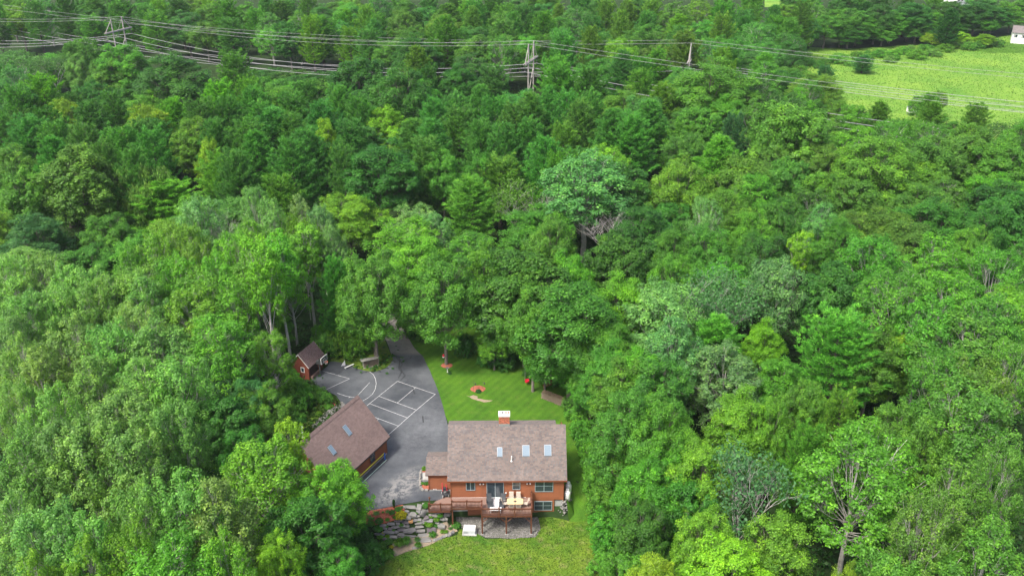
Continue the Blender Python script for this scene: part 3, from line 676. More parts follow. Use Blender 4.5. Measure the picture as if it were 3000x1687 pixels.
for s in [(785, 590, 150, 70, Pq, 1), (905, 590, 62, 110, Pq), (965, 670, 75, 120, G), (900, 650, 60, 90, G), (820, 685, 110, 90, Pq, 1), (735, 655, 65, 60, G), (735, 735, 105, 80, Pq), (860, 730, 110, 50, Pq, 1), (620, 795, 115, 45, D_), (710, 815, 95, 50, D_), (790, 800, 62, 48, 'stone_rust'),
          (395, 865, 90, 50, G), (495, 840, 115, 62, G), (560, 885, 90, 45, G), (610, 875, 55, 48, G), (665, 915, 115, 58, D_), (765, 930, 165, 100, G), (460, 950, 160, 75, G), (570, 950, 95, 45, G), (540, 1015, 105, 55, Pq), (640, 985, 105, 75, G), (740, 1010, 225, 62, G), (1080, 905, 115, 110, D_), (1220, 855, 105, 100, Pq),
          (1030, 790, 135, 55, G), (1110, 700, 125, 62, Pq), (1230, 770, 75, 62, G), (1310, 700, 95, 75, G), (1290, 770, 45, 42, Pq), (1010, 740, 65, 85, D_), (430, 1040, 85, 62, D_), (300, 1140, 105, 90, D_), (320, 985, 85, 35, G), (420, 905, 62, 42, G), (680, 870, 60, 40, Pq), (950, 820, 60, 40, G), (1150, 780, 60, 45, D_), (1170, 830, 60, 45, G), (1180, 690, 50, 40, G), (760, 700, 40, 30, G), (840, 790, 45, 35, G), (360, 920, 60, 40, G), (390, 980, 70, 45, G), (980, 560, 50, 50, Pq), (1040, 650, 55, 45, G), (700, 600, 40, 35, Pq), (500, 905, 60, 40, D_), (735, 870, 70, 40, G), (600, 840, 60, 34, G)]:
    stone(*s[:5], flat=len(s) > 5)
ss = empty('stone_steps', at_ground(*c2(930, 930)), 0, 'flat grey stone steps climbing through the rock wall', 'steps'); ssl = Vector(ss.location)
for s in ((885, 775, 95, 50), (895, 825, 95, 50), (910, 880, 115, 55), (925, 930, 115, 55), (960, 990, 155, 62), (985, 1050, 170, 90)): stone(*s, Pq, True, 'step', ss, ssl, .12)
ed = empty('stone_edging', at_ground(*c2(1220, 1040)), 0, 'low curved row of small stones edging the sandy bed', 'edging'); edl = Vector(ed.location)
for x, y in ((1120, 1078), (1150, 1065), (1180, 1052), (1208, 1042), (1236, 1030), (1262, 1020), (1290, 1008), (1318, 998), (1345, 985), (1370, 972), (1388, 955)): stone(x, y, 34, 24, rnd.choice((G, Pq)), False, 'stone', ed, edl, rnd.uniform(-.5, .5))
rk = empty('rock', at_ground(*c2(855, 1183)), 0, None, None); bpy.data.objects.remove(rk)
p = at_ground(*c2(855, 1183)); tag(link('rock', RK[Pq][3], None, p, (0, 0, .3), (.75, .4, .3)), 'lone white rock at the sandy bed edge near the lawn', 'rock')
rp = empty('rock_heap', (6.9, 80.6, -2.2), 0, 'heap of pale rubble stones at the concrete house corner', 'rocks')
for i in range(40):
    u = rnd.uniform(1905, 2040); v = rnd.uniform(490, 700); u -= max(0, (v - 560)) * .45 if rnd.random() < .8 else 0
    p = at_ground(*c1(u, v)); s = rnd.uniform(.14, .32)
    link('stone', rnd.choice(RK[rnd.choice((Pq, Pq, G))]), rp, p - Vector((6.9, 80.6, -2.2)) + Vector((0, 0, s * .2)), (rnd.uniform(-1, 1), rnd.uniform(-1, 1), rnd.uniform(0, 6)), (s * 1.2, s, s * .8))

# ------------------------------------------------------------------ garage
gd = Vector((-.458, -.889, 0)).normalized(); gnv = Vector((-gd.y, gd.x, 0)) * -1    # along the ridge (towards the camera), outward on the court side
gnv = Vector((.889, -.458, 0)).normalized()
gar = empty('garage', (-14.95 - .3, 90.1 + .0, 0), math.atan2(-gd.y, -gd.x), 'orange wood-sided garage with steep brown roof beside the court', 'garage')
# local frame: x runs away from the camera along the ridge, -y faces the house side; origin near the visible corner
GL = 10.7; GW = 8.1; ex = .4
MB().box(-GL, 0, .35, GW + .35, .25, 2.75).obj('wall', M['siding_trim'], gar)
MB().box(-GL + .02, -.02, .33, GW + .33, -.1, .249).obj('foundation', M['concrete'], gar)
siding(gar, (-GL, .35), (0, .35), .26, 2.6, M['siding'])
def gcut(z):
    if z < 2.6: return (0, 1)
    f = (z - 2.6) / 4.6 * .5; return (f, 1 - f)
siding(gar, (0, .35), (0, GW + .35), .26, 6.9, M['siding'], cut=gcut)
siding(gar, (-GL, GW + .35), (-GL, .35), .26, 6.9, M['red_siding'], cut=gcut)
siding(gar, (0, GW + .35), (-GL, GW + .35), .26, 2.6, M['siding'])
for x in (-GL, -.1): MB().add([(x, .35, 2.7), (x, GW / 2 + .35, 7.1), (x, GW + .35, 2.7), (x + .1, .35, 2.7), (x + .1, GW / 2 + .35, 7.1), (x + .1, GW + .35, 2.7)], [(0, 1, 2), (5, 4, 3), (0, 3, 4, 1), (1, 4, 5, 2)]).obj('gable_wall', M['siding_trim'], gar)
for yy in (.3, GW + .35): MB().box(-.06, .05, yy, yy + .1, .2, 2.6).obj('corner_board', M['siding_trim'], gar)
ge = Vector((-GL - ex, -.0, 2.5)); gr = Vector((-GL - ex, GW / 2 + .35, 7.25)); gu = gr - ge; GRL = GL + 2 * ex
groof = roof_slab('roof', ge, (1, 0, 0), gu, GRL, gu.length, .14, M['siding_trim'], gar)
GM = slope_m(ge, (1, 0, 0), gu)
tabs('shingle', GRL, gu.length, M['shingle2'], groof, GM)
gb = Vector((ex, GW + .7, 2.5)); gu2 = Vector((ex, GW / 2 + .35, 7.25)) - gb
roof_slab('rear_roof', gb, (-1, 0, 0), gu2, GRL, gu2.length, .14, M['siding_trim'], gar)
tabs('shingle', GRL, gu2.length, M['shingle2'], groof, slope_m(gb, (-1, 0, 0), gu2))
cap = MB(); k = 0
while k * .22 < GRL - .1:
    x = ge.x + k * .22; k += 1
    for s in (1, -1): cap.add([(x, gr.y, 7.33), (x + .2, gr.y, 7.31), (x + .2, gr.y + s * .3, 7.02), (x, gr.y + s * .3, 7.04)], [(0, 1, 2, 3) if s < 0 else (3, 2, 1, 0)])
tag(cap.obj('ridge_shingle', M['shingle2'], groof), kind='stuff')
MB().box(ge.x, ex, -.035, -.001, 2.30, 2.47).obj('gutter', M['dark'], groof)
skylight(groof, GM, 6.5, 3.35, .62, 1.35); skylight(groof, GM, 3.0, 2.85, .62, 1.15)
window(gar, -3.55, .32, .75, 1.1, 1.6, 1, fm=M['siding_trim'])
for y in (3.2, 4.6): MB().tube([(-GL - .05, y, 3.4), (-GL - .14, y, 3.4)], .13, 12).obj('vent', M['white'], gar)
for k in range(2):
    dr = MB().box(.0, .07, .9 + k * 3.8, 3.7 + k * 3.8, .02, 2.4).obj('garage_door', M['white'], gar)
    for j in range(4): MB().box(.075, .095, 1.0 + k * 3.8, 3.6 + k * 3.8, .08 + j * .58, .6 + j * .58).obj('panel', M['white'], dr)
vp = Vector((-GL + 1.6, GW / 2 + 1.2, 6.3))
MB().tube([vp, vp + Vector((0, 0, 1.9))], .09, 8).obj('vent_pipe', M['white'], groof)
# portable court net standing along the garage wall
GWm = gar.matrix_basis if False else Matrix.Translation(gar.location) @ Matrix.Rotation(gar.rotation_euler.z, 4, 'Z')
net = empty('court_net', GWm @ Vector((-1.1, -.05, 0)), gar.rotation_euler.z, 'portable court net with yellow top tape and blue end post by the garage', 'net')
MB().box(-7.2, 0, -.03, .03, .93, 1.01).obj('top_tape', M['yellow'], net)
MB().tube([(-7.2, -.25, .06), (0.1, -.25, .06)], .035, 6).obj('base_tube', mat('pale_green_tube', (.45, .62, .52), .05, 3, .5), net)
MB().box(-.05, .07, -.1, .02, .03, 1.03).obj('post', M['blue'], net)
MB().box(-7.25, -7.15, -.05, .05, .03, 1.03).obj('post', M['blue'], net)
MB().box(-.09, .1, -.4, .15, .03, .07).obj('foot', M['dark'], net)
nn = MB()
for i in range(48): nn.tube([(-7.2 + i * .15, 0, .15), (-7.2 + i * .15, 0, .93)], .004, 3, False)
for j in range(6): nn.tube([(-7.2, 0, .15 + j * .14), (0, 0, .15 + j * .14)], .004, 3, False)
tag(nn.obj('netting', M['dark'], net), kind='stuff')

# ------------------------------------------------------------------ red shed and basketball hoop
sdir = (Vector((-27.0, 111.5, 0)) - Vector((-28.35, 108.1, 0))).normalized()
shed = empty('shed', (-28.75, 107.55, 0), math.atan2(sdir.y, sdir.x), 'small red-brown shed with dark door and purple-brown roof by the court', 'shed')
SL, SW, SH = 3.6, 2.7, 2.35    # local x along the front wall, front faces -y
MB().box(0, SL, 0, SW, -.05, SH).obj('wall', M['red_siding'], shed)
for x in (0, SL - .08): MB().add([(x, 0, SH), (x, SW / 2, 3.95), (x, SW, SH), (x + .08, 0, SH), (x + .08, SW / 2, 3.95), (x + .08, SW, SH)], [(0, 1, 2), (5, 4, 3), (0, 3, 4, 1), (1, 4, 5, 2)]).obj('gable_wall', M['red_siding'], shed)
se = Vector((-.25, -.3, 2.12)); su = Vector((-.25, SW / 2, 4.05)) - se
sroof = roof_slab('roof', se, (1, 0, 0), su, SL + .5, su.length, .1, M['white'], shed)
tabs('shingle', SL + .5, su.length, M['shingle3'], sroof, slope_m(se, (1, 0, 0), su))
sb = Vector((SL + .25, SW + .3, 2.12)); su2 = Vector((SL + .25, SW / 2, 4.05)) - sb
roof_slab('rear_roof', sb, (-1, 0, 0), su2, SL + .5, su2.length, .1, M['white'], shed)
tabs('shingle', SL + .5, su2.length, M['shingle3'], sroof, slope_m(sb, (-1, 0, 0), su2))
dr = MB().box(.3, 2.2, -.05, -.001, .5, 2.1).obj('door', M['dark'], shed)
for i in range(6): MB().box(.32 + i * .31, .6 + i * .31, -.065, -.051, .52, 2.08).obj('plank', mat('dark_door_plank', (.045, .026, .02), .2, 3, .7) if i == 0 else bpy.data.materials['dark_door_plank'], dr)
MB().box(.3, 2.2, -.35, -.001, -.02, .48).obj('ramp', M['deck_floor'], shed)
window(shed, 2.6, -.001, 1.2, .55, .75, 1, fm=M['white'], rail=False, proud=.06)
window(shed, -.002, 1.25, 1.1, .6, .8, 1, rz=-math.pi / 2, fm=M['white'], rail=False, proud=.06)
hp = at(939, 1100); bb = Vector((-26.15, 107.4, 3.0))
hoop = empty('basketball_hoop', (hp.x, hp.y, 0), 0, 'basketball hoop with clear framed backboard on a dark pole by the shed', 'basketball hoop')
MB().tube([(0, 0, 0), (0, 0, 2.4), (.25, -.25, 2.95), (.75, -.8, 2.95)], .09, 8).obj('pole', mat('dark_grey_pole', (.08, .085, .085), .1, 3, .5), hoop)
MB().box(-.35, .35, -.2, .2, 2.0, 2.5).obj('pole_pad', bpy.data.materials['dark_grey_pole'], hoop)
bo = Vector((.95, -.85, 2.75)); bz = math.atan2(sdir.y, sdir.x)
f = MB(); w, h, t = .78, .95, .05
for q in ((-w, w, 0, t), (-w, w, h - t, h), (-w, -w + t, t, h - t), (w - t, w, t, h - t)): f.box(q[0], q[1], -.03, .03, q[2], q[3])
bb_ = f.obj('backboard', M['white'], hoop, loc=bo, rot=(0, 0, bz))
MB().box(-w + t, w - t, -.012, .012, t, h - t).obj('board_panel', mat('smoky_panel', (.07, .10, .10), .1, 3, .15), bb_)
f = MB()
for q in ((-.28, .28, .12, .17), (-.28, .28, .52, .57), (-.28, -.23, .17, .52), (.23, .28, .17, .52)): f.box(q[0], q[1], -.02, -.0125, q[2], q[3])
f.obj('target_square', M['white'], bb_)
rim = MB(); rim.tube([(.23 * math.cos(a), -.32 + .23 * math.sin(a), .14) for a in [2 * math.pi * k / 16 for k in range(17)]], .018, 5, False)
rim.obj('rim', mat('orange_rim', (.75, .13, .05), .05, 3, .5), hoop, loc=bo, rot=(0, 0, bz))
nt = MB()
for k in range(12):
    a = 2 * math.pi * k / 12; nt.tube([(.22 * math.cos(a), -.32 + .22 * math.sin(a), .13), (.12 * math.cos(a + .4), -.32 + .12 * math.sin(a + .4), -.25)], .008, 3, False)
nt.obj('hoop_net', M['white'], hoop, loc=bo, rot=(0, 0, bz))

# ------------------------------------------------------------------ yard things
# covered firewood rack under the double-trunked maple
fr = empty('firewood_rack', (-20.55, 111.35, 0), math.radians(22), 'roofed firewood rack full of split logs under the double-trunked maple', 'firewood rack')
for x in (-1.15, 1.1): MB().box(x, x + .07, -.3, -.23, 0, 1.3).obj('post', M['pole_wood'], fr); MB().box(x, x + .07, .3, .37, 0, 1.2).obj('post', M['pole_wood'], fr)
MB().box(-1.2, 1.2, -.32, -.25, .05, .14).obj('bottom_rail', M['pole_wood'], fr)
MB().add([(-1.45, -.5, 1.36), (1.35, -.5, 1.36), (1.35, .55, 1.2), (-1.45, .55, 1.2), (-1.45, -.5, 1.31), (1.35, -.5, 1.31), (1.35, .55, 1.15), (-1.45, .55, 1.15)], [(0, 1, 2, 3), (7, 6, 5, 4), (0, 4, 5, 1), (1, 5, 6, 2), (2, 6, 7, 3), (3, 7, 4, 0)]).obj('roof', M['stone_pale'], fr)
LOG = MB().tube([(0, -.28, 0), (0, .28, 0)], .5, 6).mesh('log', M['log']); LOGS = [LOG]
for k in range(4):
    r = random.Random(k); mb = MB(); n = 6; pts = [(r.uniform(.38, .56) * math.cos(6.283 * i / n), r.uniform(.38, .56) * math.sin(6.283 * i / n)) for i in range(n)]
    mb.add([(x, -.5, z) for x, z in pts] + [(x, .5, z) for x, z in pts], [tuple(range(n)), tuple(range(2 * n - 1, n - 1, -1))] + [(i, i + n, (i + 1) % n + n, (i + 1) % n) for i in range(n)]); LOGS.append(mb.mesh('log', M['log']))
for j in range(8):
    for i in range(15): link('log', rnd.choice(LOGS[1:]), fr, (-1.0 + i * .145 + (j % 2) * .06, rnd.uniform(-.03, .03), .22 + j * .135), (0, rnd.uniform(0, 6), 0), (.15, .5, .15))
# stacked log pile under the trees right of the lawn
a, b = at(1590, 1164), at(1652, 1188)
pd = (b - a); lpz = math.atan2(pd.y, pd.x)
lgp = empty('log_pile', a.lerp(b, .5), lpz, 'long stacked firewood pile under the trees at the lawn edge', 'log pile'); n = int(pd.length / .19) + 1
for j in range(6):
    for i in range(n): link('log', rnd.choice(LOGS[1:]), lgp, (-pd.length / 2 + (i + .5 * (j % 2)) * .19, rnd.uniform(-.06, .06), .1 + j * .165), (0, rnd.uniform(0, 6), 0), (.2, .62, .19))
tarp = MB()
for i in range(5): tarp.box(-pd.length / 2 + i * pd.length / 5, -pd.length / 2 + (i + .93) * pd.length / 5, -.36, .36, 1.06 + .02 * (i % 2), 1.10 + .02 * (i % 2))
tarp.obj('cover_board', mat('weathered_cover', (.17, .125, .08), .3, 4, .9), lgp)
pp = at(1608, 1134); pk = empty('wooden_bench', pp, .6, 'orange-brown wooden bench half hidden behind the log pile', 'bench')
MB().box(-.9, .9, -.25, .25, .42, .48).obj('seat', M['siding'], pk); MB().box(-.9, .9, .22, .28, .48, .95).obj('backrest', M['siding'], pk)
for x in (-.8, .72): MB().box(x, x + .08, -.22, .22, 0, .42).obj('leg', M['siding'], pk)
# red toddler swing hanging from a branch
sp = at(1544, 1118, .5); sw = empty('swing', sp, .3, 'small red bucket swing hanging under the big maple', 'swing')
MB().lathe([(.14, -.08), (.3, .0), (.34, .28), (.29, .28), (.24, .06)], 12).obj('seat', M['red'], sw)
for x in (-.3, .3): MB().tube([(x, 0, .26), (x, .05, 4.6)], .02, 4).obj('rope', M['steel'], sw)
MB().tube([(-.6, .05, 4.6), (.6, .05, 4.65)], .05, 6).obj('hanger_bar', M['bark'], sw)
# bird feeder, small post and mulch rings
fp = at(1295, 1055, .9); bf = empty('bird_feeder', (fp.x, fp.y, 0), 0, 'white and red bird feeder on a thin hook beside the lawn maple', 'bird feeder')
MB().tube([(0, 0, 0), (0, 0, 2.0), (.05, 0, 2.1), (.2, 0, 2.08), (.24, 0, 1.95)], .015, 5).obj('hook', M['dark'], bf)
MB().lathe([(.06, 1.35), (.17, 1.4), (.17, 1.55)], 10, (.24, 0)).obj('tray', M['white'], bf); MB().lathe([(.15, 1.55), (.16, 1.75), (.03, 1.95)], 10, (.24, 0)).obj('hopper', M['red'], bf)
def ring(u, v, r, label, ry=.85):
    c = at(u, v); P = [Vector((c.x + r * math.cos(t) * rnd.uniform(.95, 1.05), c.y + r * ry * math.sin(t) * rnd.uniform(.93, 1.05))) for t in [6.2832 * k / 26 for k in range(26)]]
    o = sheet('mulch_ring', P, .05, M['mulch'], .3, label, 'mulch', None); o.location.z = 0
    me = o.data
    for vv in me.vertices: vv.co.z += .08 * max(0, 1 - ((vv.co.x - c.x) ** 2 + (vv.co.y - c.y) ** 2) / r ** 2)
    return c
ring(1309, 1071, .85, 'red mulch ring round the maple trunk on the lawn')
fc = ring(1400, 1140, 1.05, 'round red mulch bed with a small bush in the middle of the lawn')
ring(963, 1187, .9, 'red mulch ring round the small bush behind the garage')
for i, (du, dv) in enumerate(((-13, 2), (13, 0))):
    p = at(1400 + du, 1140 + dv); t = empty('garden_stake', p, 0, ('dark plant hook at the left of the lawn flower bed', 'dark plant hook at the right of the lawn flower bed')[i], 'garden stake')
    MB().tube([(0, 0, 0), (0, 0, 1.1), (.1, 0, 1.22), (.25, 0, 1.2), (.3, 0, 1.05)], .022, 5).obj('hook', M['dark'], t); MB().lathe([(.05, .82), (.12, .9), (.1, 1.05)], 8, (.3, 0)).obj('hanging_pot', M['dark'], t)
p = at(1311, 1090); t = empty('bird_bath', p, 0, 'little white post with shallow bowl in the grass below the lawn maple', 'bird bath')
MB().lathe([(.1, 0), (.05, .1), (.05, .55), (.1, .6)], 8).obj('pedestal', M['white'], t); MB().lathe([(.08, .6), (.26, .68), (.27, .72), (.2, .66)], 12).obj('bowl', M['stone_dark'], t)
p = at(*c3(708, 476)); MB_ = MB().add([(-.35, 0, 0), (.3, 0, 0), (.3, .08, 0), (-.35, .08, 0), (.28, 0, .85), (.28, .08, .85), (.3, 0, .7)], [(0, 1, 4), (3, 5, 2), (0, 4, 5, 3), (1, 2, 5, 4), (0, 3, 2, 1)])
tag(MB_.obj('marker_board', M['white'], loc=p, rot=(0, 0, .3)), 'small white triangular board standing at the asphalt edge', 'marker')
a, b = at(*c3(725, 518)), at(*c3(838, 468)); bc = empty('low_bench', a.lerp(b, .5), math.atan2((b - a).y, (b - a).x), 'low white plank bench beside the asphalt near the verge', 'bench'); L_2 = (b - a).length
MB().box(-L_2 / 2, L_2 / 2, -.1, .1, .2, .26).obj('seat', M['white'], bc)
for x in (-L_2 / 2 + .1, L_2 / 2 - .2): MB().box(x, x + .08, -.09, .09, 0, .2).obj('leg', M['white'], bc)
# planted kerb island beside the entry wing
ki = empty('kerb_island', (-10.0, 84.2, 0), 0, 'planted island with white stone kerb beside the entry wing', 'kerb island')
kp = [at(*c2(x, y)) for x, y in ((1005, 60), (960, 75), (932, 110), (925, 180), (925, 250), (925, 310), (940, 350), (970, 372), (1060, 372))]
for a, b in zip(kp[:-1], kp[1:]):
    k = max(1, int((b - a).length / .38))
    for i in range(k):
        q = a.lerp(b, (i + .5) / k); link('kerb_stone', rnd.choice(RK[Pq]), ki, Vector((q.x, q.y, .1)) - ki.location, (0, 0, math.atan2((b - a).y, (b - a).x)), (.46, .34, .3))
pts = [at(*c2(x, y)) for x, y in ((955, 125), (1060, 125), (1060, 225), (960, 225))]
o = MB().prism([(p.x + 10.0, p.y - 84.2) for p in pts][::-1], .02, .16).obj('entry_slab', M['concrete'], ki)
for qs in (((1000, 70), (1060, 70), (1060, 120), (955, 120), (945, 105)), ((950, 262), (1060, 255), (1060, 360), (980, 360), (945, 335))):
    P = [at(*c2(*q)) for q in qs]; MB().prism([(p.x + 10.0, p.y - 84.2) for p in P][::-1], .02, .13).obj('soil', M['mulch'], ki)
# garden machine parked in the corner of the wing
mp_ = Vector((-7.75, 82.35, .03)); mw = empty('lawn_mower', mp_, .25, 'lawn mower with red handles and white-rimmed wheels in the wing corner', 'lawn mower')
MB().box(-.3, .3, -.45, .35, .12, .34).obj('mower_deck', M['black'], mw); MB().lathe([(.2, .34), (.2, .5), (.12, .56)], 10).obj('engine', M['flash'], mw)
for x in (-.33, .33):
    for y in (-.4, .35):
        w_ = MB().tube([(x - .05, y, .17), (x + .05, y, .17)], .2, 14).obj('wheel', M['dark'], mw); MB().tube([(x - .058, y, .17), (x + .058, y, .17)], .13, 12).obj('rim', M['white'], w_)
for x in (-.25, .25): MB().tube([(x, .3, .35), (x * .9, .85, 1.15)], .03, 6).obj('handle', M['red'], mw)
MB().tube([(-.23, .85, 1.15), (.23, .85, 1.15)], .025, 6).obj('grip', M['red'], mw)
MB().add([(-.25, .35, .25), (.25, .35, .25), (.25, .75, .4), (-.25, .75, .4), (-.22, .4, .65), (.22, .4, .65), (.22, .72, .6), (-.22, .72, .6)], [(0, 1, 5, 4), (1, 2, 6, 5), (2, 3, 7, 6), (3, 0, 4, 7), (4, 5, 6, 7), (3, 2, 1, 0)]).obj('grass_bag', M['black'], mw)
#PART2
# ------------------------------------------------------------------ trees: a few prototypes, copied with their own colour, size and turn
def quads(P, U, Vv):
    """diamond leaves: centre P, half axes U (long) and Vv (short)"""
    n = len(P); V = np.empty((n, 4, 3)); V[:, 0] = P - U; V[:, 1] = P + Vv; V[:, 2] = P + U; V[:, 3] = P - Vv
    return V.reshape(-1, 3), np.arange(n * 4).reshape(n, 4)
def norm(a): return a / np.maximum(np.linalg.norm(a, axis=1, keepdims=True), 1e-9)
def leaf_axes(R, N, size, slim=.62):
    T = norm(np.cross(N, R.normal(size=N.shape))); B = np.cross(N, T)
    s = size * R.uniform(.65, 1.3, (len(N), 1))
    return T * s, B * s * slim
def set_tone(me, tone):
    a = me.attributes.new('tone', 'FLOAT', 'POINT'); a.data.foreach_set('value', np.asarray(tone, np.float32))
class Tree: pass
def measure(t, V):
    r = np.hypot(V[:, 0], V[:, 1]); t.R = float(np.percentile(r, 96)); t.H = float(np.percentile(V[:, 2], 99.7))
def broad(seed, H=16., R=4.6, base=.22, lobes=26, clumps=20, leaves=82, leaf=.1, cr=.56, fill=.18, taper=.0, bark='bark', limbs=1.0, droop=0., lobe_r=.36, top=1.0):
    """rounded crown built lobe by lobe: trunk, limbs to every lobe, twigs to clumps, leaves round the clumps"""
    rg = np.random.default_rng(seed); rr = random.Random(seed)
    zb, zt = base * H, H; zc = zb + (zt - zb) * .52; hz_ = (zt - zb) / 2
    g = np.arange(lobes) + .5; ph = np.arccos(1 - 1.72 * g / lobes); th = math.pi * (1 + 5 ** .5) * g + rg.uniform(-.3, .3, lobes)
    d = np.stack([np.cos(th) * np.sin(ph), np.sin(th) * np.sin(ph), np.cos(ph)], 1); d = norm(d + rg.normal(0, .12, d.shape))
    rad = np.clip(.72 + .10 * np.sin(2.3 * th + seed) * np.sin(2 * ph) + .07 * np.sin(5 * th + 2 * seed) + rg.normal(0, .05, lobes), .5, .92)
    wz = np.where(d[:, 2] < 0, 1 - taper * .2, 1 - taper * np.clip(d[:, 2], 0, 1))
    LC = np.stack([d[:, 0] * R * rad * wz, d[:, 1] * R * rad * wz, zc + d[:, 2] * hz_ * rad * 1.12 * top], 1)
    lr = R * lobe_r * rg.uniform(.75, 1.25, lobes)
    C = []; LO = []
    for i in range(lobes):
        q = norm(rg.normal(size=(clumps, 3)) + d[i] * .55 + np.array([0, 0, .35]))
        C.append(LC[i] + q * lr[i] * rg.uniform(.6, 1.15, (clumps, 1)) * np.array([1, 1, 1.1])); LO += [i] * clumps
    C = np.concatenate(C); LO = np.array(LO)
    nf = int(len(C) * fill); q = norm(rg.normal(size=(nf, 3))) * rg.uniform(.1, .75, (nf, 1)); CF = np.stack([q[:, 0] * R, q[:, 1] * R, zc + q[:, 2] * hz_ * .85], 1)
    CA = np.concatenate([C, CF]); keep = CA[:, 2] > zb * .8; CA = CA[keep]
    n = len(CA) * leaves; ci = np.repeat(np.arange(len(CA)), leaves)
    csz = cr * rg.uniform(.6, 1.35, len(CA)); od = norm(rg.normal(size=(n, 3)) + np.array([0, 0, .35]))
    off = od * (csz[ci] * rg.uniform(.25, 1.08, n) ** .7)[:, None] * np.array([1, 1, 1.0])
    if droop: off[:, 2] -= droop * rg.uniform(0, 1, n) ** .7
    P = CA[ci] + off
    cen = np.array([0, 0, zc]); out = norm(P - cen)
    N = norm(np.array([0, 0, .32]) + out * .35 + od * .75 + rg.normal(0, .33, (n, 3)))
    U, B = leaf_axes(rg, N, leaf, .58)
    if droop: U = np.array([0, 0, -1.]) * leaf * 1.6 + U * .4
    V, Fq = quads(P, U, B)
    t = Tree(); measure(t, V)
    t.crown = fast_mesh('crown', V, Fq, M['leaf'])
    lobe_t = rg.uniform(-.16, .16, lobes + 1); lo = np.concatenate([LO, np.full(nf, lobes)])[keep]
    tone = np.clip(.5 + rg.normal(0, .17, len(CA)) + lobe_t[lo], 0, 1); set_tone(t.crown, np.repeat(tone[ci], 4))
    mb = MB(); lean = rr.uniform(-.35, .35)
    tp = [Vector((lean * k * .3, rr.uniform(-.1, .1) * k, H * f)) for k, f in enumerate((0, .2, .4, .6, .78))]
    r0 = .03 + H * .0105
    mb.tube(tp, [r0 * 1.25, r0, r0 * .8, r0 * .5, r0 * .2], 7)
    def on_trunk(f):
        x = f / .78 * 4; i = min(3, int(x)); return tp[i].lerp(tp[i + 1], x - i)
    for i in range(lobes):
        f = min(.74, max(.14, (LC[i][2] / H) * .62 * rr.uniform(.85, 1.1))); a = on_trunk(f); b = Vector(LC[i]); m1 = a.lerp(b, .45) + Vector((0, 0, (b - a).length * -.06 + rr.uniform(-.2, .3)))
        rb = r0 * .30 * min(1.15, limbs) * (1 - f * .6); mb.tube([a, m1, b], [rb, rb * .62, rb * .3], 5, False)
        idx = np.nonzero(LO == i)[0]; idx = idx[rg.permutation(len(idx))]
        for j in idx[:int(6 * limbs + 3)]:
            e = Vector(C[j]); s0 = m1.lerp(b, rr.uniform(.2, 1)); mb.tube([s0, s0.lerp(e, .5) + Vector((rr.uniform(-.2, .2), rr.uniform(-.2, .2), .12)), s0.lerp(e, 1.06)], [rb * .36, rb * .26, rb * .1 + .012], 3, False)
    t.trunk = mb.mesh('trunk', M[bark])
    return t
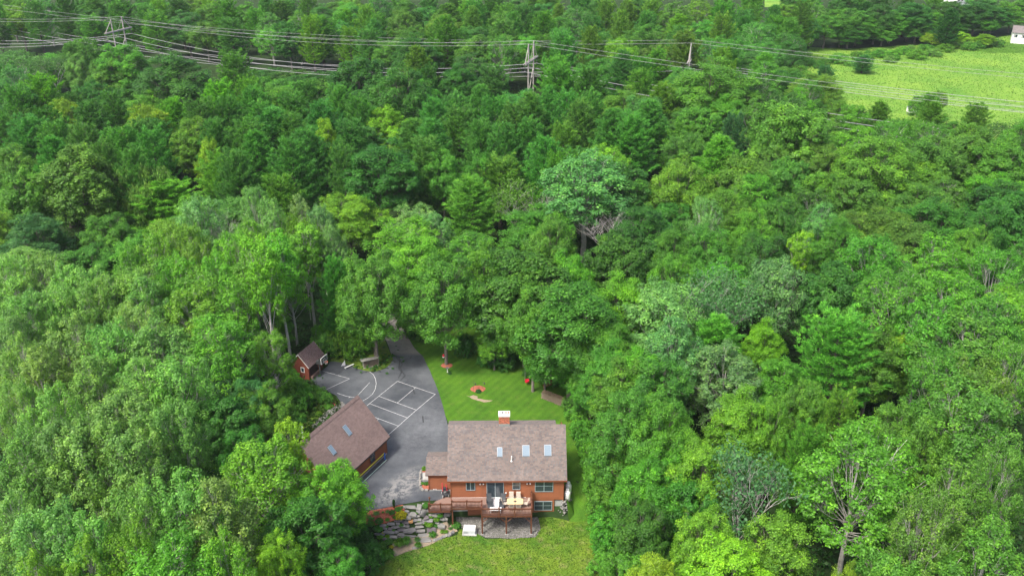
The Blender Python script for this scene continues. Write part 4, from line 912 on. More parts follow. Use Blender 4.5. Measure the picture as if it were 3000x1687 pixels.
def pine(seed, H=17., R=3.4, base=.2, gap=.62, per=6, tufts=17, needle=.5, shape=.6, bark='dark_bark', dead=.0):
    """whorls of rising boughs carrying flat plumes of needle tufts"""
    rg = np.random.default_rng(seed); rr = random.Random(seed); mb = MB()
    lean = rr.uniform(-.3, .3); mb.tube([(0, 0, 0), (lean * .4, 0, H * .4), (lean, 0, H * .97)], [.026 * H * .75, .017 * H * .7, .03], 6)
    TP, TD = [], []; z = base * H
    while z < H * .985:
        f = (z - base * H) / (H * (1 - base)); L0 = R * (max(.0, 1 - f) ** shape) * (.55 + .45 * min(1, f * 4 + .2)) + .25
        k = per if f < .85 else 4; a0 = rr.uniform(0, 6)
        for j in range(k):
            L = L0 * rr.uniform(.65, 1.15); an = a0 + 6.283 * j / k + rr.uniform(-.3, .3); rise = .12 + .75 * f ** 1.5 + rr.uniform(-.08, .1)
            dv = np.array([math.cos(an), math.sin(an), 0]); sv = np.array([-dv[1], dv[0], 0]); st = np.array([lean * z / H, 0, z])
            def pt(t): return st + dv * L * t + np.array([0, 0, L * (rise * t - .16 * math.sin(t * 3.14) + .18 * t * t)])
            mb.tube([pt(0), pt(.5), pt(.95)], [.045 * L0 / R + .02, .03, .012], 3, False)
            nt = max(3, int(tufts * L / R + 2)); tt = rg.uniform(.22, 1.02, nt); tt[0] = 1.02
            wdt = L * .30 * np.sin(np.clip(tt, 0, 1) * 2.6 + .25) + .05; sd_ = rg.uniform(-1, 1, nt) * wdt
            for q in range(nt):
                p = pt(tt[q]) + sv * sd_[q] + np.array([0, 0, rg.uniform(-.04, .1)]); TP.append(p)
                TD.append(dv * .75 + sv * sd_[q] / (L * .5 + .1) + np.array([0, 0, .55 + rise]))
        z += gap * rr.uniform(.8, 1.2) * (1 - .45 * f)
    for k in range(int(10 * dead)):
        zz = rr.uniform(.12, base + .1) * H; an = rr.uniform(0, 6.28); L = R * rr.uniform(.4, .9); mb.tube([(0, 0, zz), (math.cos(an) * L, math.sin(an) * L, zz + rr.uniform(-.6, .3))], [.04, .01], 3, False)
    TP.append(np.array([lean, 0, H])); TD.append(np.array([0, 0, 1.5]))
    TP, TD = np.array(TP), norm(np.array(TD)); k = 20; n = len(TP) * k; ti = np.repeat(np.arange(len(TP)), k)
    D = norm(TD[ti] + rg.normal(0, .5, (n, 3))); ln = needle * rg.uniform(.6, 1.15, (n, 1))
    side = norm(np.cross(D, rg.normal(size=(n, 3)))) * .05
    P = TP[ti] + rg.normal(0, .1, (n, 3)); V = np.empty((n, 3, 3)); V[:, 0] = P - side; V[:, 1] = P + side; V[:, 2] = P + D * ln
    t = Tree(); measure(t, V.reshape(-1, 3))
    t.crown = fast_mesh('crown', V.reshape(-1, 3), np.arange(n * 3).reshape(n, 3), M['needle']); set_tone(t.crown, np.repeat(np.clip(.5 + rg.normal(0, .2, len(TP)), 0, 1)[ti], 3)); t.trunk = mb.mesh('trunk', M[bark]); return t
def bare(seed, H=13., R=3.2, bark='pale_bark', leaves=0, base=.3):
    """nearly leafless tree: forking branches, thin to the tips"""
    rr = random.Random(seed); rg = np.random.default_rng(seed); mb = MB(); tips = []
    def grow(p, d, L, r, k):
        q = p + d * L * .5 + Vector((rr.uniform(-.1, .1), rr.uniform(-.1, .1), .04)) * L; e = q + (d + Vector((rr.uniform(-.25, .25), rr.uniform(-.25, .25), .12))).normalized() * L * .5
        mb.tube([p, q, e], [r, r * .8, r * .55], 5 if k > 2 else 3, False)
        if k == 0: tips.append(e); return
        for j in range(3 if k > 1 else 2):
            a = rr.uniform(0, 6.28); s = rr.uniform(.45, .9); ax = Vector((math.cos(a), math.sin(a), rr.uniform(-.1, .35)))
            grow(p.lerp(e, rr.uniform(.45, 1)), (d * .75 + ax * s).normalized(), L * rr.uniform(.58, .8), r * .52, k - 1)
    mb.tube([(0, 0, 0), (.1, 0, H * base)], [.13, .1], 6)
    for j in range(5): grow(Vector((.1, 0, H * base * rr.uniform(.75, 1.25))), Vector((math.cos(j * 1.4) * .55, math.sin(j * 1.4) * .55, 1)).normalized(), H * .27, .075, 4)
    zs = max(v[2] for v in mb.v)
    t = Tree(); t.H, t.R = zs, R; t.trunk = mb.mesh('trunk', M[bark]); t.crown = None
    if leaves:
        T = np.array([tuple(p) for p in tips]); n = len(T) * leaves; P = np.repeat(T, leaves, 0) + rg.normal(0, .38, (n, 3)); N = norm(np.array([0, 0, .8]) + rg.normal(0, .6, (n, 3)))
        U, B = leaf_axes(rg, N, .17); V, Fq = quads(P, U, B); t.crown = fast_mesh('crown', V, Fq, M['leaf'])
    return t

PR = {
    'M': [broad(11, lobes=46, clumps=12, lobe_r=.25), broad(12, H=15, R=4.8, lobes=56, clumps=10, lobe_r=.22), broad(13, H=17, R=4.5, lobes=38, clumps=14, lobe_r=.28, taper=.2), broad(14, H=16, R=4.4, lobes=64, clumps=9, lobe_r=.19), broad(17, H=17, R=4.3, lobes=44, clumps=12, lobe_r=.26, taper=.35, base=.15)],
    'O': [broad(15, H=15.5, R=4.6, lobes=50, clumps=11, lobe_r=.25, leaf=.13), broad(16, H=15, R=4.6, lobes=60, clumps=10, lobe_r=.21, leaf=.12, cr=.55), broad(18, H=16, R=4.4, lobes=40, clumps=14, lobe_r=.29, leaf=.13, base=.16)],
    'A': [broad(21, H=18, R=4.3, base=.3, lobes=34, clumps=11, leaves=50, cr=.6, fill=.12, lobe_r=.32, bark='pale_bark', limbs=.9, leaf=.13), broad(22, H=18, R=4.6, base=.26, lobes=44, clumps=9, leaves=48, cr=.58, fill=.1, lobe_r=.27, bark='pale_bark', limbs=1.0, leaf=.13), broad(23, H=17, R=4.8, base=.24, lobes=44, clumps=10, leaves=56, cr=.58, fill=.04, lobe_r=.28, bark='pale_bark', limbs=1.5, leaf=.12), broad(24, H=18, R=4.2, base=.25, lobes=50, clumps=9, leaves=48, cr=.55, fill=.1, lobe_r=.24, bark='pale_bark', limbs=.9, leaf=.12, taper=.25)],
    'S': [broad(31, H=20, R=2.7, base=.5, lobes=16, clumps=15, leaves=48, cr=.55, fill=.15, lobe_r=.46, bark='pale_bark', limbs=1.0, leaf=.14), broad(32, H=20, R=2.6, base=.45, lobes=18, clumps=14, leaves=48, cr=.55, fill=.15, lobe_r=.44, bark='pale_bark', limbs=1.1, leaf=.14)],
    'P': [pine(41, R=4.4, gap=.98, per=7, tufts=24), pine(42, H=18, R=4.2, shape=.5, gap=1.1, per=7, tufts=24), pine(43, H=16, R=4.8, shape=.5, base=.25, gap=1.05, per=6, tufts=26, dead=1.5), pine(44, H=19, R=4.0, shape=.7, gap=.95, per=7, tufts=22), pine(45, H=17, R=4.8, shape=.42, gap=1.2, per=6, tufts=28)],
    'W': [broad(51, H=12, R=4.2, base=.12, lobes=26, clumps=16, leaves=54, cr=.6, leaf=.14, droop=1.1)],
    'D': [bare(61), bare(62, H=14)],
    'B': [bare(63, H=14, leaves=9), bare(64, H=15, R=3.4, leaves=14)],
    'U': [broad(71, H=3, R=1.7, base=.02, lobes=16, clumps=12, leaves=34, cr=.3, leaf=.09, lobe_r=.4), broad(72, H=2.6, R=1.9, base=.02, lobes=18, clumps=10, leaves=34, cr=.3, leaf=.09, lobe_r=.36)],
}
KIND = {'M': ('maple_tree', 'maple', 'maple'), 'O': ('broad_maple_tree', 'oak', 'broad oak'), 'A': ('aspen_tree', 'aspen', 'loose aspen'), 'S': ('birch_tree', 'birch', 'slender birch'), 'P': ('pine_tree', 'pine', 'feathery pine'),
        'W': ('willow_tree', 'willow', 'willow'), 'D': ('dead_tree', 'dead tree', 'bare tree'), 'B': ('sparse_tree', 'sparse tree', 'sparse tree'), 'U': ('bush', 'bush', 'bush')}
TINT = {'dark': (.062, .208, .028), 'mid': (.106, .315, .032), 'bright': (.150, .385, .030), 'lime': (.225, .440, .026), 'olive': (.120, .300, .036), 'pale': (.176, .380, .070), 'silver': (.150, .350, .092), 'blue': (.068, .232, .064),
        'pine': (.098, .305, .052), 'light': (.138, .380, .042), 'yellow': (.20, .40, .026), 'purple': (.12, .055, .055), 'deep': (.052, .180, .032), 'gold': (.72, .60, .012)}
TWORD = {'dark': 'dark green', 'mid': 'mid-green', 'bright': 'bright green', 'lime': 'lime-green', 'olive': 'olive-green', 'pale': 'pale green', 'silver': 'silvery green', 'blue': 'bluish green', 'pine': 'deep green', 'light': 'light green', 'yellow': 'yellow-green', 'purple': 'purple-leaved', 'deep': 'very dark green', 'gold': 'golden yellow'}
TREES = []      # dicts: px (2576-wide photo units), world xy, R, H, kind, tint
def T(u, v, w, k, tint, H=None, base=None):
    """a tree whose crown top shows at u, v (2576-wide units) with crown width w; base: trunk foot pixel"""
    H = H or {'M': 16, 'A': 17, 'S': 20, 'P': 18.5, 'W': 11, 'D': 14, 'B': 14.5, 'U': 2.4}[k]
    q = 3000 / 2576
    if base:
        p = at_ground(base[0] * q, base[1] * q) if base[1] > 600 else at(base[0] * q, base[1] * q); d = ray(u * q, v * q); H = CH + d.z * (p.y / d.y) - p.z
    for _ in range(3):
        if not base: p = at(u * q, (v + w * .06) * q, H * .97)
        dep = proj((p.x, p.y, H))[2]; R = w * q / 2 * dep / F
        if not base and k in 'MAW' and H > 6: H = max(H, min(22, 2.3 * R + 1.5))
    TREES.append(dict(u=u, v=v, w=w, x=p.x, y=p.y, R=R, H=H, k=k, t=tint, hand=True, fixed=bool(base))); return TREES[-1]
def TL(s, k, tint, H=None):
    for e in s.split():
        a = [float(x) for x in e.split(',')]; T(a[0], a[1], a[2], k, tint, H)
# maples round the yard, with the feet of their trunks where they show
T(952, 640, 190, 'M', 'mid', base=(950, 914)); T(1118, 652, 205, 'M', 'mid', base=(1123, 918))
TL('1050,596,165', 'M', 'bright', 15); TL('1215,610,150 1440,642,160 1565,688,160', 'M', 'bright'); TL('1322,640,250', 'M', 'dark', 16.5); TL('1390,745,270 1262,770,170', 'M', 'mid', 16); TL('1525,800,180 1520,875,170 1575,900,170', 'M', 'mid', 14)
TL('1270,700,150', 'M', 'dark', 14); TL('1335,880,110 1395,905,120 1450,960,100', 'M', 'mid', 8); TL('905,815,95 868,838,80 935,780,90 1020,770,90 1190,850,90', 'M', 'bright', 7); TL('1445,800,160', 'M', 'mid', 14)
# middle band
TL('955,357,195', 'M', 'dark', 17); TL('1112,378,115 1385,545,140 1205,380,75', 'M', 'mid'); TL('1185,443,135 1258,390,150', 'P', 'light', 15); TL('1295,452,95', 'B', 'yellow'); TL('1475,377,230', 'A', 'silver', 18); TL('1365,468,90', 'D', 'silver'); TL('1045,519,125 1085,535,100', 'A', 'silver', 12)
TL('1542,522,115', 'D', 'silver', 15); TL('1625,514,180 1559,592,175', 'M', 'dark'); TL('1692,640,130 1700,560,130', 'M', 'mid'); TL('1672,715,210 1700,800,170', 'A', 'silver', 17); TL('1655,905,190 1590,980,190 1660,1000,180', 'M', 'mid', 15); TL('1600,880,170', 'M', 'bright', 14)
# upper left
TL('183,367,198', 'M', 'olive', 15); TL('358,412,150', 'W', 'pale', 12); TL('410,440,185', 'P', 'light', 13); TL('20,368,130 45,432,150', 'M', 'olive'); TL('550,268,78 520,352,72 817,300,66', 'M', 'lime'); TL('360,262,135 157,248,115 972,265,132 1025,232,85', 'M', 'lime'); TL('433,128,225', 'M', 'dark', 16); TL('263,152,105 300,108,135 200,97,85', 'M', 'mid'); TL('187,133,62', 'M', 'pale')
TL('43,133,95 127,140,70', 'B', 'pale'); TL('580,127,112', 'P', 'olive'); TL('33,213,95 277,230,95 67,290,135 133,300,120 200,308,115 300,313,140 377,320,115 500,245,120 567,238,100 633,220,100 733,230,120 535,300,105 617,300,115 733,285,110 807,255,115 130,345,120 250,350,110 330,372,110', 'P', 'pine'); TL('683,272,150 640,330,120 730,350,120 590,380,110', 'P', 'pine', 19); TL('473,447,32', 'P', 'deep', 6)
# centre band of pines
TL('1092,247,95 1145,233,105 1208,215,95 1245,240,105 1292,257,110 1335,234,105 1382,218,85 1425,228,95 1458,253,105 1488,225,85 1542,275,115 1592,285,120 1635,253,105 1372,345,115 1085,300,120 1152,267,115 1072,343,120 1210,300,110 1270,310,110 1330,300,105 880,300,110 860,360,110 900,240,100 850,215,90', 'P', 'pine'); TL('1418,308,95', 'P', 'light', 15); TL('1440,370,120', 'P', 'pine', 13); TL('1392,243,60', 'B', 'olive')
TL('899,142,175 999,168,195 1150,162,115', 'M', 'dark'); TL('940,185,110 1060,205,90', 'M', 'mid')
# upper right
TL('1575,220,130', 'M', 'mid'); TL('1797,150,215', 'M', 'olive', 17); TL('1760,270,115 1730,330,120', 'M', 'olive'); TL('1934,155,105 2037,200,95 1904,250,110', 'A', 'mid'); TL('2010,108,80 1985,95,70', 'M', 'dark'); TL('1997,258,210 2034,322,130 2084,360,140 1950,372,115', 'M', 'olive'); TL('1850,285,85', 'P', 'blue'); TL('1814,342,140', 'P', 'light')
TL('2217,255,72 2344,235,55 2351,255,85 2464,257,85 2290,300,80', 'P', 'olive', 12); TL('2364,228,50 2317,236,55 2150,262,90', 'M', 'bright', 8); TL('2084,205,80 2110,250,90', 'M', 'mid', 12); TL('2544,308,80', 'B', 'olive', 13); TL('2217,340,200 2334,352,160 2417,338,155 2517,352,160', 'M', 'olive', 14); TL('1984,405,125', 'M', 'olive'); TL('2150,330,120 2270,300,90 2400,300,90', 'M', 'mid', 12)
TL('2174,138,54 2079,163,56', 'P', 'blue', 6)
TL('2060,150,30 2075,142,34 2100,138,30 2125,135,36 2160,128,40 2185,126,36 2215,122,40 2275,116,36 2330,110,40 2380,108,44 2440,104,44 2465,100,36 2510,96,40', 'U', 'mid', 3); TL('2110,132,30 2200,120,34 2290,112,34 2400,102,38', 'U', 'pale', 2.5); TL('2350,82,62 2410,78,72 2480,84,55', 'M', 'lime', 5); TL('2310,122,52 2250,124,42', 'U', 'bright', 3.5); TL('2353,121,48 2134,144,44 2240,138,34', 'U', 'pale', 2.6)
for u, v, w in ((2070, 40, 95), (2110, 22, 95), (2150, 30, 100), (2195, 12, 100), (2235, 28, 95), (2280, 8, 105), (2320, 24, 100), (2365, 6, 105), (2405, 26, 100), (2445, 4, 105), (2490, 20, 95), (2535, 2, 95), (2130, 62, 80), (2215, 58, 85), (2300, 54, 80), (2385, 50, 80), (2470, 46, 75)):
    T(u, v, w, 'M', rnd.choice(('dark', 'dark', 'mid')), base=(u, 136 - (u - 2060) * .088 - (6 if v > 40 else 12)))
TL('2180,5,60 2395,22,60', 'P', 'deep', 15)
# left side, below the old trees
TL('73,537,175', 'M', 'blue', 13); TL('263,538,145', 'M', 'mid', 12); TL('112,547,60 135,560,50', 'U', 'purple', 5)
TL('493,498,125 683,505,85 750,495,75 800,518,95 833,560,80 640,470,90', 'A', 'silver', 18); TL('567,518,62', 'D', 'silver', 17); TL('753,545,55', 'B', 'yellow', 18)
TL('383,590,125 450,565,135 317,615,85 480,612,105 583,582,135 633,555,115 683,592,125 717,610,110 633,652,155 540,640,120 575,700,130 700,660,120', 'A', 'bright', 17)
for u, v, w, b in ((700, 600, 100, (700, 978)), (745, 585, 95, (733, 916)), (770, 612, 100, (768, 838)), (800, 560, 95, (795, 838)), (830, 605, 90, (826, 800)), (680, 640, 100, (690, 860))): T(u, v, w, 'S', 'bright', base=b)
TL('33,643,155 100,645,135 160,660,120 210,668,165 267,696,140 333,676,135 360,700,120 67,733,155 127,728,120 217,716,120', 'A', 'pale', 17); TL('493,690,155 483,726,175 550,800,160 430,650,120', 'A', 'bright', 16.5); TL('333,772,145 27,783,130 167,797,175 393,805,185 267,816,145 33,846,135 87,882,150 440,900,170 230,900,160 350,900,150', 'A', 'pale', 17)
TL('838,650,95', 'P', 'pine', 15); TL('600,166,60 640,172,60 680,170,60 715,176,60 750,174,60 785,180,60 820,176,60 850,184,60 660,182,60 735,188,60', 'U', 'dark', 4.5); TL('660,190,70 700,196,70 745,200,75 790,196,75 835,202,70 870,196,70 620,185,60 940,205,70 1085,212,65 1120,208,65', 'U', 'mid', 4.5); TL('567,907,160 620,960,140', 'M', 'blue', 11); TL('685,835,120', 'A', 'bright', 12)
# lower left
TL('293,990,205 200,1062,205 133,1065,150 320,1068,205 50,1072,160 430,1010,150 120,980,150 30,960,140', 'A', 'pale', 17); TL('550,1000,175 610,1080,150', 'M', 'dark', 12); TL('653,972,165', 'M', 'mid', 11); TL('650,1098,235', 'A', 'bright', 14); TL('730,1058,85', 'S', 'lime', 14); TL('826,1172,195', 'M', 'bright', 10); TL('760,1262,215', 'M', 'dark', 11)
TL('450,1207,205 540,1207,185 117,1275,205 217,1287,185 30,1240,150 330,1230,160', 'A', 'pale', 17); TL('693,1350,125', 'M', 'lime', 11); TL('417,1357,260 200,1362,160 60,1400,180 560,1340,150 310,1330,150', 'A', 'bright', 16); TL('850,1370,130', 'M', 'mid', 7)
# right side
TL('1917,590,170 1967,503,130 2350,502,190 2467,522,160 2100,668,165', 'M', 'dark'); TL('2017,583,62', 'S', 'lime', 16); TL('1900,532,125 1784,565,145 2117,548,135 1830,470,150 1900,440,140', 'M', 'mid'); TL('2077,512,105 1780,500,100', 'A', 'silver', 17); TL('2217,522,185 2300,558,175 2450,570,115 2060,430,130 2160,450,140', 'M', 'olive', 15); TL('2200,594,175 2367,592,185 2517,625,175', 'A', 'mid', 17)
TL('1794,681,155 1840,700,100', 'B', 'silver', 16); TL('1950,657,155', 'A', 'silver', 17); TL('2267,681,235 2400,690,190 2500,740,180 2350,740,170', 'A', 'mid', 18); TL('1807,793,180', 'P', 'light', 15); TL('1924,804,125', 'M', 'yellow', 12); TL('2120,781,215', 'P', 'light', 16); TL('2317,818,115 2270,840,90', 'M', 'yellow', 12); TL('2210,824,170', 'M', 'olive', 13); TL('1827,864,205', 'A', 'silver', 15); TL('1970,900,165 2030,960,130', 'M', 'mid', 13); TL('2450,798,255 2467,914,205 2380,880,160 2560,860,150', 'A', 'olive', 17)
TL('1874,980,185 1944,1004,120', 'M', 'bright', 14); TL('2127,983,135 2037,1066,125', 'P', 'light', 14); TL('2267,1007,155 2330,1060,140', 'M', 'olive', 14); TL('1767,1117,175 1700,1040,160', 'M', 'bright', 13); TL('1894,1130,155', 'B', 'silver', 15); TL('2184,1085,330', 'A', 'mid', 17); TL('2450,970,235 2534,1112,160 2417,1163,205 2350,1246,205 2500,1313,235', 'A', 'olive', 17); TL('1967,1297,185 1784,1283,160', 'M', 'bright', 12); TL('1834,1363,245 1650,1400,170 2134,1428,110', 'M', 'lime', 11); TL('2250,1400,190 2400,1400,190', 'M', 'olive', 13)
TL('1560,1092,160', 'M', 'olive', 10); TL('1640,1165,190 1690,1130,170', 'M', 'mid', 11); TL('1600,1280,170 1720,1210,160', 'M', 'dark', 10); TL('1590,1400,150', 'M', 'olive', 6)

# fill the gaps between those: no tree may cover the yard, the pylons, the meadow or stand on open ground
CLEAR = [[(728, 850), (795, 845), (830, 900), (985, 835), (1040, 835), (1075, 890), (1200, 905), (1290, 955), (1375, 985), (1440, 1070), (1480, 1130), (1480, 1230), (1505, 1320), (1530, 1460), (925, 1460), (920, 1290), (800, 1200), (765, 1100), (735, 1040), (800, 990), (735, 960)],
    [(2035, 135), (2200, 120), (2450, 115), (2580, 85), (2580, 330), (2440, 300), (2300, 250), (2120, 215)], [(250, 25), (335, 25), (335, 112), (250, 112)], [(1315, 120), (1355, 120), (1355, 240), (1315, 240)], [(1728, 110), (1756, 110), (1756, 165), (1728, 165)],
    [(2265, 262), (2325, 262), (2325, 292), (2265, 292)], [(2520, 70), (2580, 70), (2580, 120), (2520, 120)], [(2380, 0), (2425, 0), (2425, 14), (2380, 14)], [(1930, -30), (1965, -30), (1965, 16), (1930, 16)], [(1405, -20), (1430, -20), (1430, 6), (1405, 6)],
    [(335, 72), (650, 118), (860, 148), (860, 178), (650, 152), (335, 112)], [(0, 104), (150, 92), (260, 84), (290, 92), (200, 108), (90, 122), (0, 128)], [(650, 150), (860, 165), (1060, 185), (1330, 195), (1640, 200), (1700, 215), (1060, 215), (650, 200)], [(880, 600), (915, 560), (915, 780), (890, 790)], [(740, 600), (835, 600), (835, 845), (740, 845)], [(1190, 320), (1370, 320), (1370, 385), (1190, 395)]]
CLEAR2 = CLEAR[:2] + CLEAR[5:10] + CLEAR[13:]
OPEN = [drive, lawn, low, mead]
def pick(u, v):
    r = rnd.random()
    if v < 140: return rnd.choices(('P', 'M', 'M', 'A'), (.48, .32, .1, .1))[0], rnd.choice(('pine', 'pine', 'mid', 'bright', 'dark', 'light', 'olive'))
    if v < 400 and u < 1750: return rnd.choices('PMA', (.66, .26, .08))[0], rnd.choice(('pine', 'pine', 'pine', 'mid', 'light', 'dark', 'bright'))
    if u < 900: return rnd.choices('AMP', (.62, .26, .12))[0], rnd.choice(('bright', 'pale', 'mid', 'mid'))
    if u > 1700: return rnd.choices('AMP', (.38, .5, .12))[0], rnd.choice(('mid', 'olive', 'dark', 'bright', 'mid'))
    return rnd.choices('MPA', (.5, .3, .2))[0], rnd.choice(('mid', 'dark', 'bright'))
cells = {}
for t in TREES: cells.setdefault((int(t['x'] // 8), int(t['y'] // 8)), []).append((t['x'], t['y'], t['R']))
YARD_R = [(1075, 893), (1130, 905), (1200, 915), (1275, 955), (1340, 980), (1412, 1005), (1470, 1068), (1500, 1130), (1490, 1180), (1498, 1240), (1512, 1320), (1532, 1460), (1000, 1460), (1050, 1000)]
YARD_L = [(740, 862), (775, 850), (822, 880), (870, 912), (972, 917), (985, 850), (1035, 850), (1075, 890), (1050, 1325), (925, 1320), (915, 1225), (812, 1180), (790, 1100), (835, 1010), (815, 975), (770, 958), (735, 930)]
for t in TREES:
    if t.get('fixed') or proj((t['x'], t['y'], 0))[1] < 700 or t['H'] < 4: continue
    for _ in range(24):
        hit = None
        for f in (.16, .3, .5, .7):
            for k in range(10):
                a = k * .628; r = t['R'] * .88 * (.75 if f < .2 else 1); u, v, _d = proj((t['x'] + r * math.cos(a), t['y'] + r * math.sin(a), t['H'] * f + hz(t['x'], t['y'])))
                u, v = u / 1.1646, v / 1.1646
                if inside(YARD_R, u, v): hit = 'R'
                elif inside(YARD_L, u, v): hit = 'L'
        if not hit: break
        if hit == 'R': t['x'] += .35; t['y'] += .45
        else: t['x'] -= .6; t['y'] += .15
    t['u'], t['v'] = [q / 1.1646 for q in proj((t['x'], t['y'], t['H']))[:2]]
n_named = len(TREES)
def too_near(x, y, d):
    for i in range(-2, 3):
        for j in range(-2, 3):
            for a, b, R in cells.get((int(x // 8) + i, int(y // 8) + j), ()):
                if (a - x) ** 2 + (b - y) ** 2 < max(d, R * .8 + 1.2) ** 2: return True
    return False
HM = np.full((363, 644), 0.0); _yy, _xx = np.mgrid[0:363, 0:644]
for t in TREES:
    if t['H'] < 5: continue
    u, v, dep = proj((t['x'], t['y'], t['H'] * .64)); k_ = F / dep * 644 / 3000; e = ((_xx - u * 644 / 3000) / (t['R'] * k_)) ** 2 + ((_yy - v * 644 / 3000) / (t['H'] * .34 * k_ * .9 + t['R'] * .15 * k_)) ** 2 < 1
    HM[e & ((HM == 0) | (HM > dep))] = dep
def hides(x, y, H, R):
    u, v, dep = proj((x, y, H * .62)); k_ = F / dep * 644 / 3000; n = h = 0
    for a in (-.8, -.4, 0, .4, .8):
        for b in (-.8, -.4, 0, .4, .8):
            if a * a + b * b > 1: continue
            i, j = int(v * 644 / 3000 + b * H * .38 * k_), int(u * 644 / 3000 + a * R * k_)
            if 0 <= i < 363 and 0 <= j < 644: n += 1; h += HM[i, j] > dep + 2
    return n and h / n > .3
for _ in range(30000):
    v = rnd.uniform(-25, 1500) if rnd.random() > .5 else rnd.uniform(-25, 330); u = rnd.uniform(-60, 2640)
    k, tint = pick(u, v); H = {'M': 16, 'A': 17, 'P': 19}[k] * rnd.uniform(.76, 1.12)
    p = at(u * 3000 / 2576, v * 3000 / 2576, H * .97); far = p.y > 215
    if p.y > 640: continue
    R = {'M': 6.0, 'A': 5.4, 'P': 4.9}[k] * rnd.uniform(.8, 1.15) * (1.1 if far else 1)
    if too_near(p.x, p.y, 8.8 if far else 7.6): continue
    if any(inside(P, p.x, p.y) for P in OPEN): continue
    if hides(p.x, p.y, H, R): continue
    dep = proj((p.x, p.y, H))[2]; rp_ = R * F / dep * 2576 / 3000; hp_ = H * .62 * F / dep * 2576 / 3000
    behind = p.y > 258 - .311 * (p.x - 5) + 26
    if any(inside(P, u + a * rp_, v + b * hp_) for P in (CLEAR2 if behind else CLEAR) for a, b in ((0, 0), (-.9, .45), (.9, .45), (0, .5), (0, 1.0), (-.6, .8), (.6, .8), (-.5, .15), (.5, .15))): continue
    TREES.append(dict(u=u, v=v, w=rp_ * 2, x=p.x, y=p.y, R=R, H=H, k=k, t=tint)); cells.setdefault((int(p.x // 8), int(p.y // 8)), []).append((p.x, p.y, R))

# keep what shows: nearest first, each crown claims the picture cells it covers; hidden fillers are dropped
def cull():
    global TREES
    W_, H_ = 644, 363; claimed = np.zeros((H_, W_), bool); yy, xx = np.mgrid[0:H_, 0:W_]; out = []
    for t in sorted(TREES, key=lambda t: proj((t['x'], t['y'], t['H'] * .6))[2]):
        u, v, dep = proj((t['x'], t['y'], t['H'] * .62)); s = F / dep * 644 / 3000; cu, cv = u * 644 / 3000, v * 644 / 3000
        a = max(.6, t['R'] * s); b = max(.6, t['H'] * .38 * s * .9 + t['R'] * .2 * s)
        x0, x1, y0, y1 = int(max(0, cu - a)), int(min(W_, cu + a + 1)), int(max(0, cv - b)), int(min(H_, cv + b + 1))
        if x1 <= x0 or y1 <= y0: t['vis'] = 0; continue
        e = ((xx[y0:y1, x0:x1] - cu) / a) ** 2 + ((yy[y0:y1, x0:x1] - cv) / b) ** 2 < 1
        c = claimed[y0:y1, x0:x1]; n = int((e & ~c).sum()); t['vis'] = n; t['frac'] = n / (3.14 * a * b); c |= e
        if t.get('hand') or (n >= 6 and t['frac'] > .07): out.append(t)
    TREES = [t for t in out if t['vis'] > 2]
    for t in TREES:
        if t['k'] == 'M' and t['t'] in ('dark', 'olive'): t['k'] = 'O'  # dark and olive maples, set apart by tint only; not identified as oaks
    far = []
    for k in 'MOPAS':
        L = sorted([t for t in TREES if t['k'] == k], key=lambda t: -t['vis']); far += L[295:]
    ids = {id(t) for t in far}; TREES = [t for t in TREES if id(t) not in ids]; return far
FAR = cull()


MARKS = [(785, 905, 'the red shed'), (880, 1110, 'the garage roof'), (1280, 1130, 'the house roof'), (1000, 850, 'the driveway mouth'), (295, 70, 'the large pylon'), (1335, 180, 'the central pylon'), (1742, 140, 'the smallest pylon'), (2330, 180, 'the meadow'), (350, 450, 'the drooping willow'),
    (183, 430, 'the round olive maple'), (1560, 560, 'the bare grey tree'), (2293, 275, 'the small white box'), (1280, 350, 'the dark gap'), (1040, 1320, 'the rock wall'), (2184, 1230, 'the widest aspen'), (2120, 850, 'the yellow-tipped pine'), (1795, 740, 'the pale bare tree'),
    (110, 555, 'the purple bush'), (0, 1449, 'the lower left corner'), (2576, 1449, 'the lower right corner'), (0, 800, 'the left edge'), (2576, 700, 'the right edge'), (800, 0, 'the top edge, left half'), (1500, 0, 'the middle of the top edge'), (2405, 5, 'the farther white house'), (2560, 95, 'the nearer white house'), (1475, 480, 'the big silvery aspen'), (690, 290, 'the tall dark pine stand'), (430, 1000, 'the dark left hollow'), (1390, 820, 'the biggest yard maple')]
ORD = ['', 'second ', 'third ', 'fourth ', 'fifth ', 'sixth ', 'seventh ', 'eighth ', 'ninth ', 'tenth ', 'eleventh ', 'twelfth ', 'thirteenth ', 'fourteenth ', 'fifteenth ', 'sixteenth ', 'seventeenth ', 'eighteenth ', 'nineteenth ', 'twentieth ']
def label_trees():
    groups = {}
    for t in TREES:
        cu, cv = t['u'], t['v'] + t['w'] * .45
        m = min(MARKS, key=lambda q: (q[0] - cu) ** 2 + ((q[1] - cv) * 1.1) ** 2); du, dv = cu - m[0], cv - m[1]
        d = ('left of' if du < 0 else 'right of') if abs(du) > abs(dv) else ('above' if dv < 0 else 'below')
        t['d2'] = du * du + dv * dv; groups.setdefault((TWORD[t['t']], KIND[t['k']][2], d, m[2]), []).append(t)
    for (tw, kw, d, mk), L in groups.items():
        L.sort(key=lambda t: t['d2'])
        for i, t in enumerate(L):
            t['label'] = f'{tw} {kw} {d} {mk}' if len(L) == 1 else f'{tw} {kw} {d} {mk}, ' + ('nearest to it' if i == 0 else f'{ORD[min(i, 19)]}nearest to it')
label_trees()
def vary(c, k=.12): return tuple(max(0, x * rnd.uniform(1 - k, 1 + k)) for x in c) + (1,)
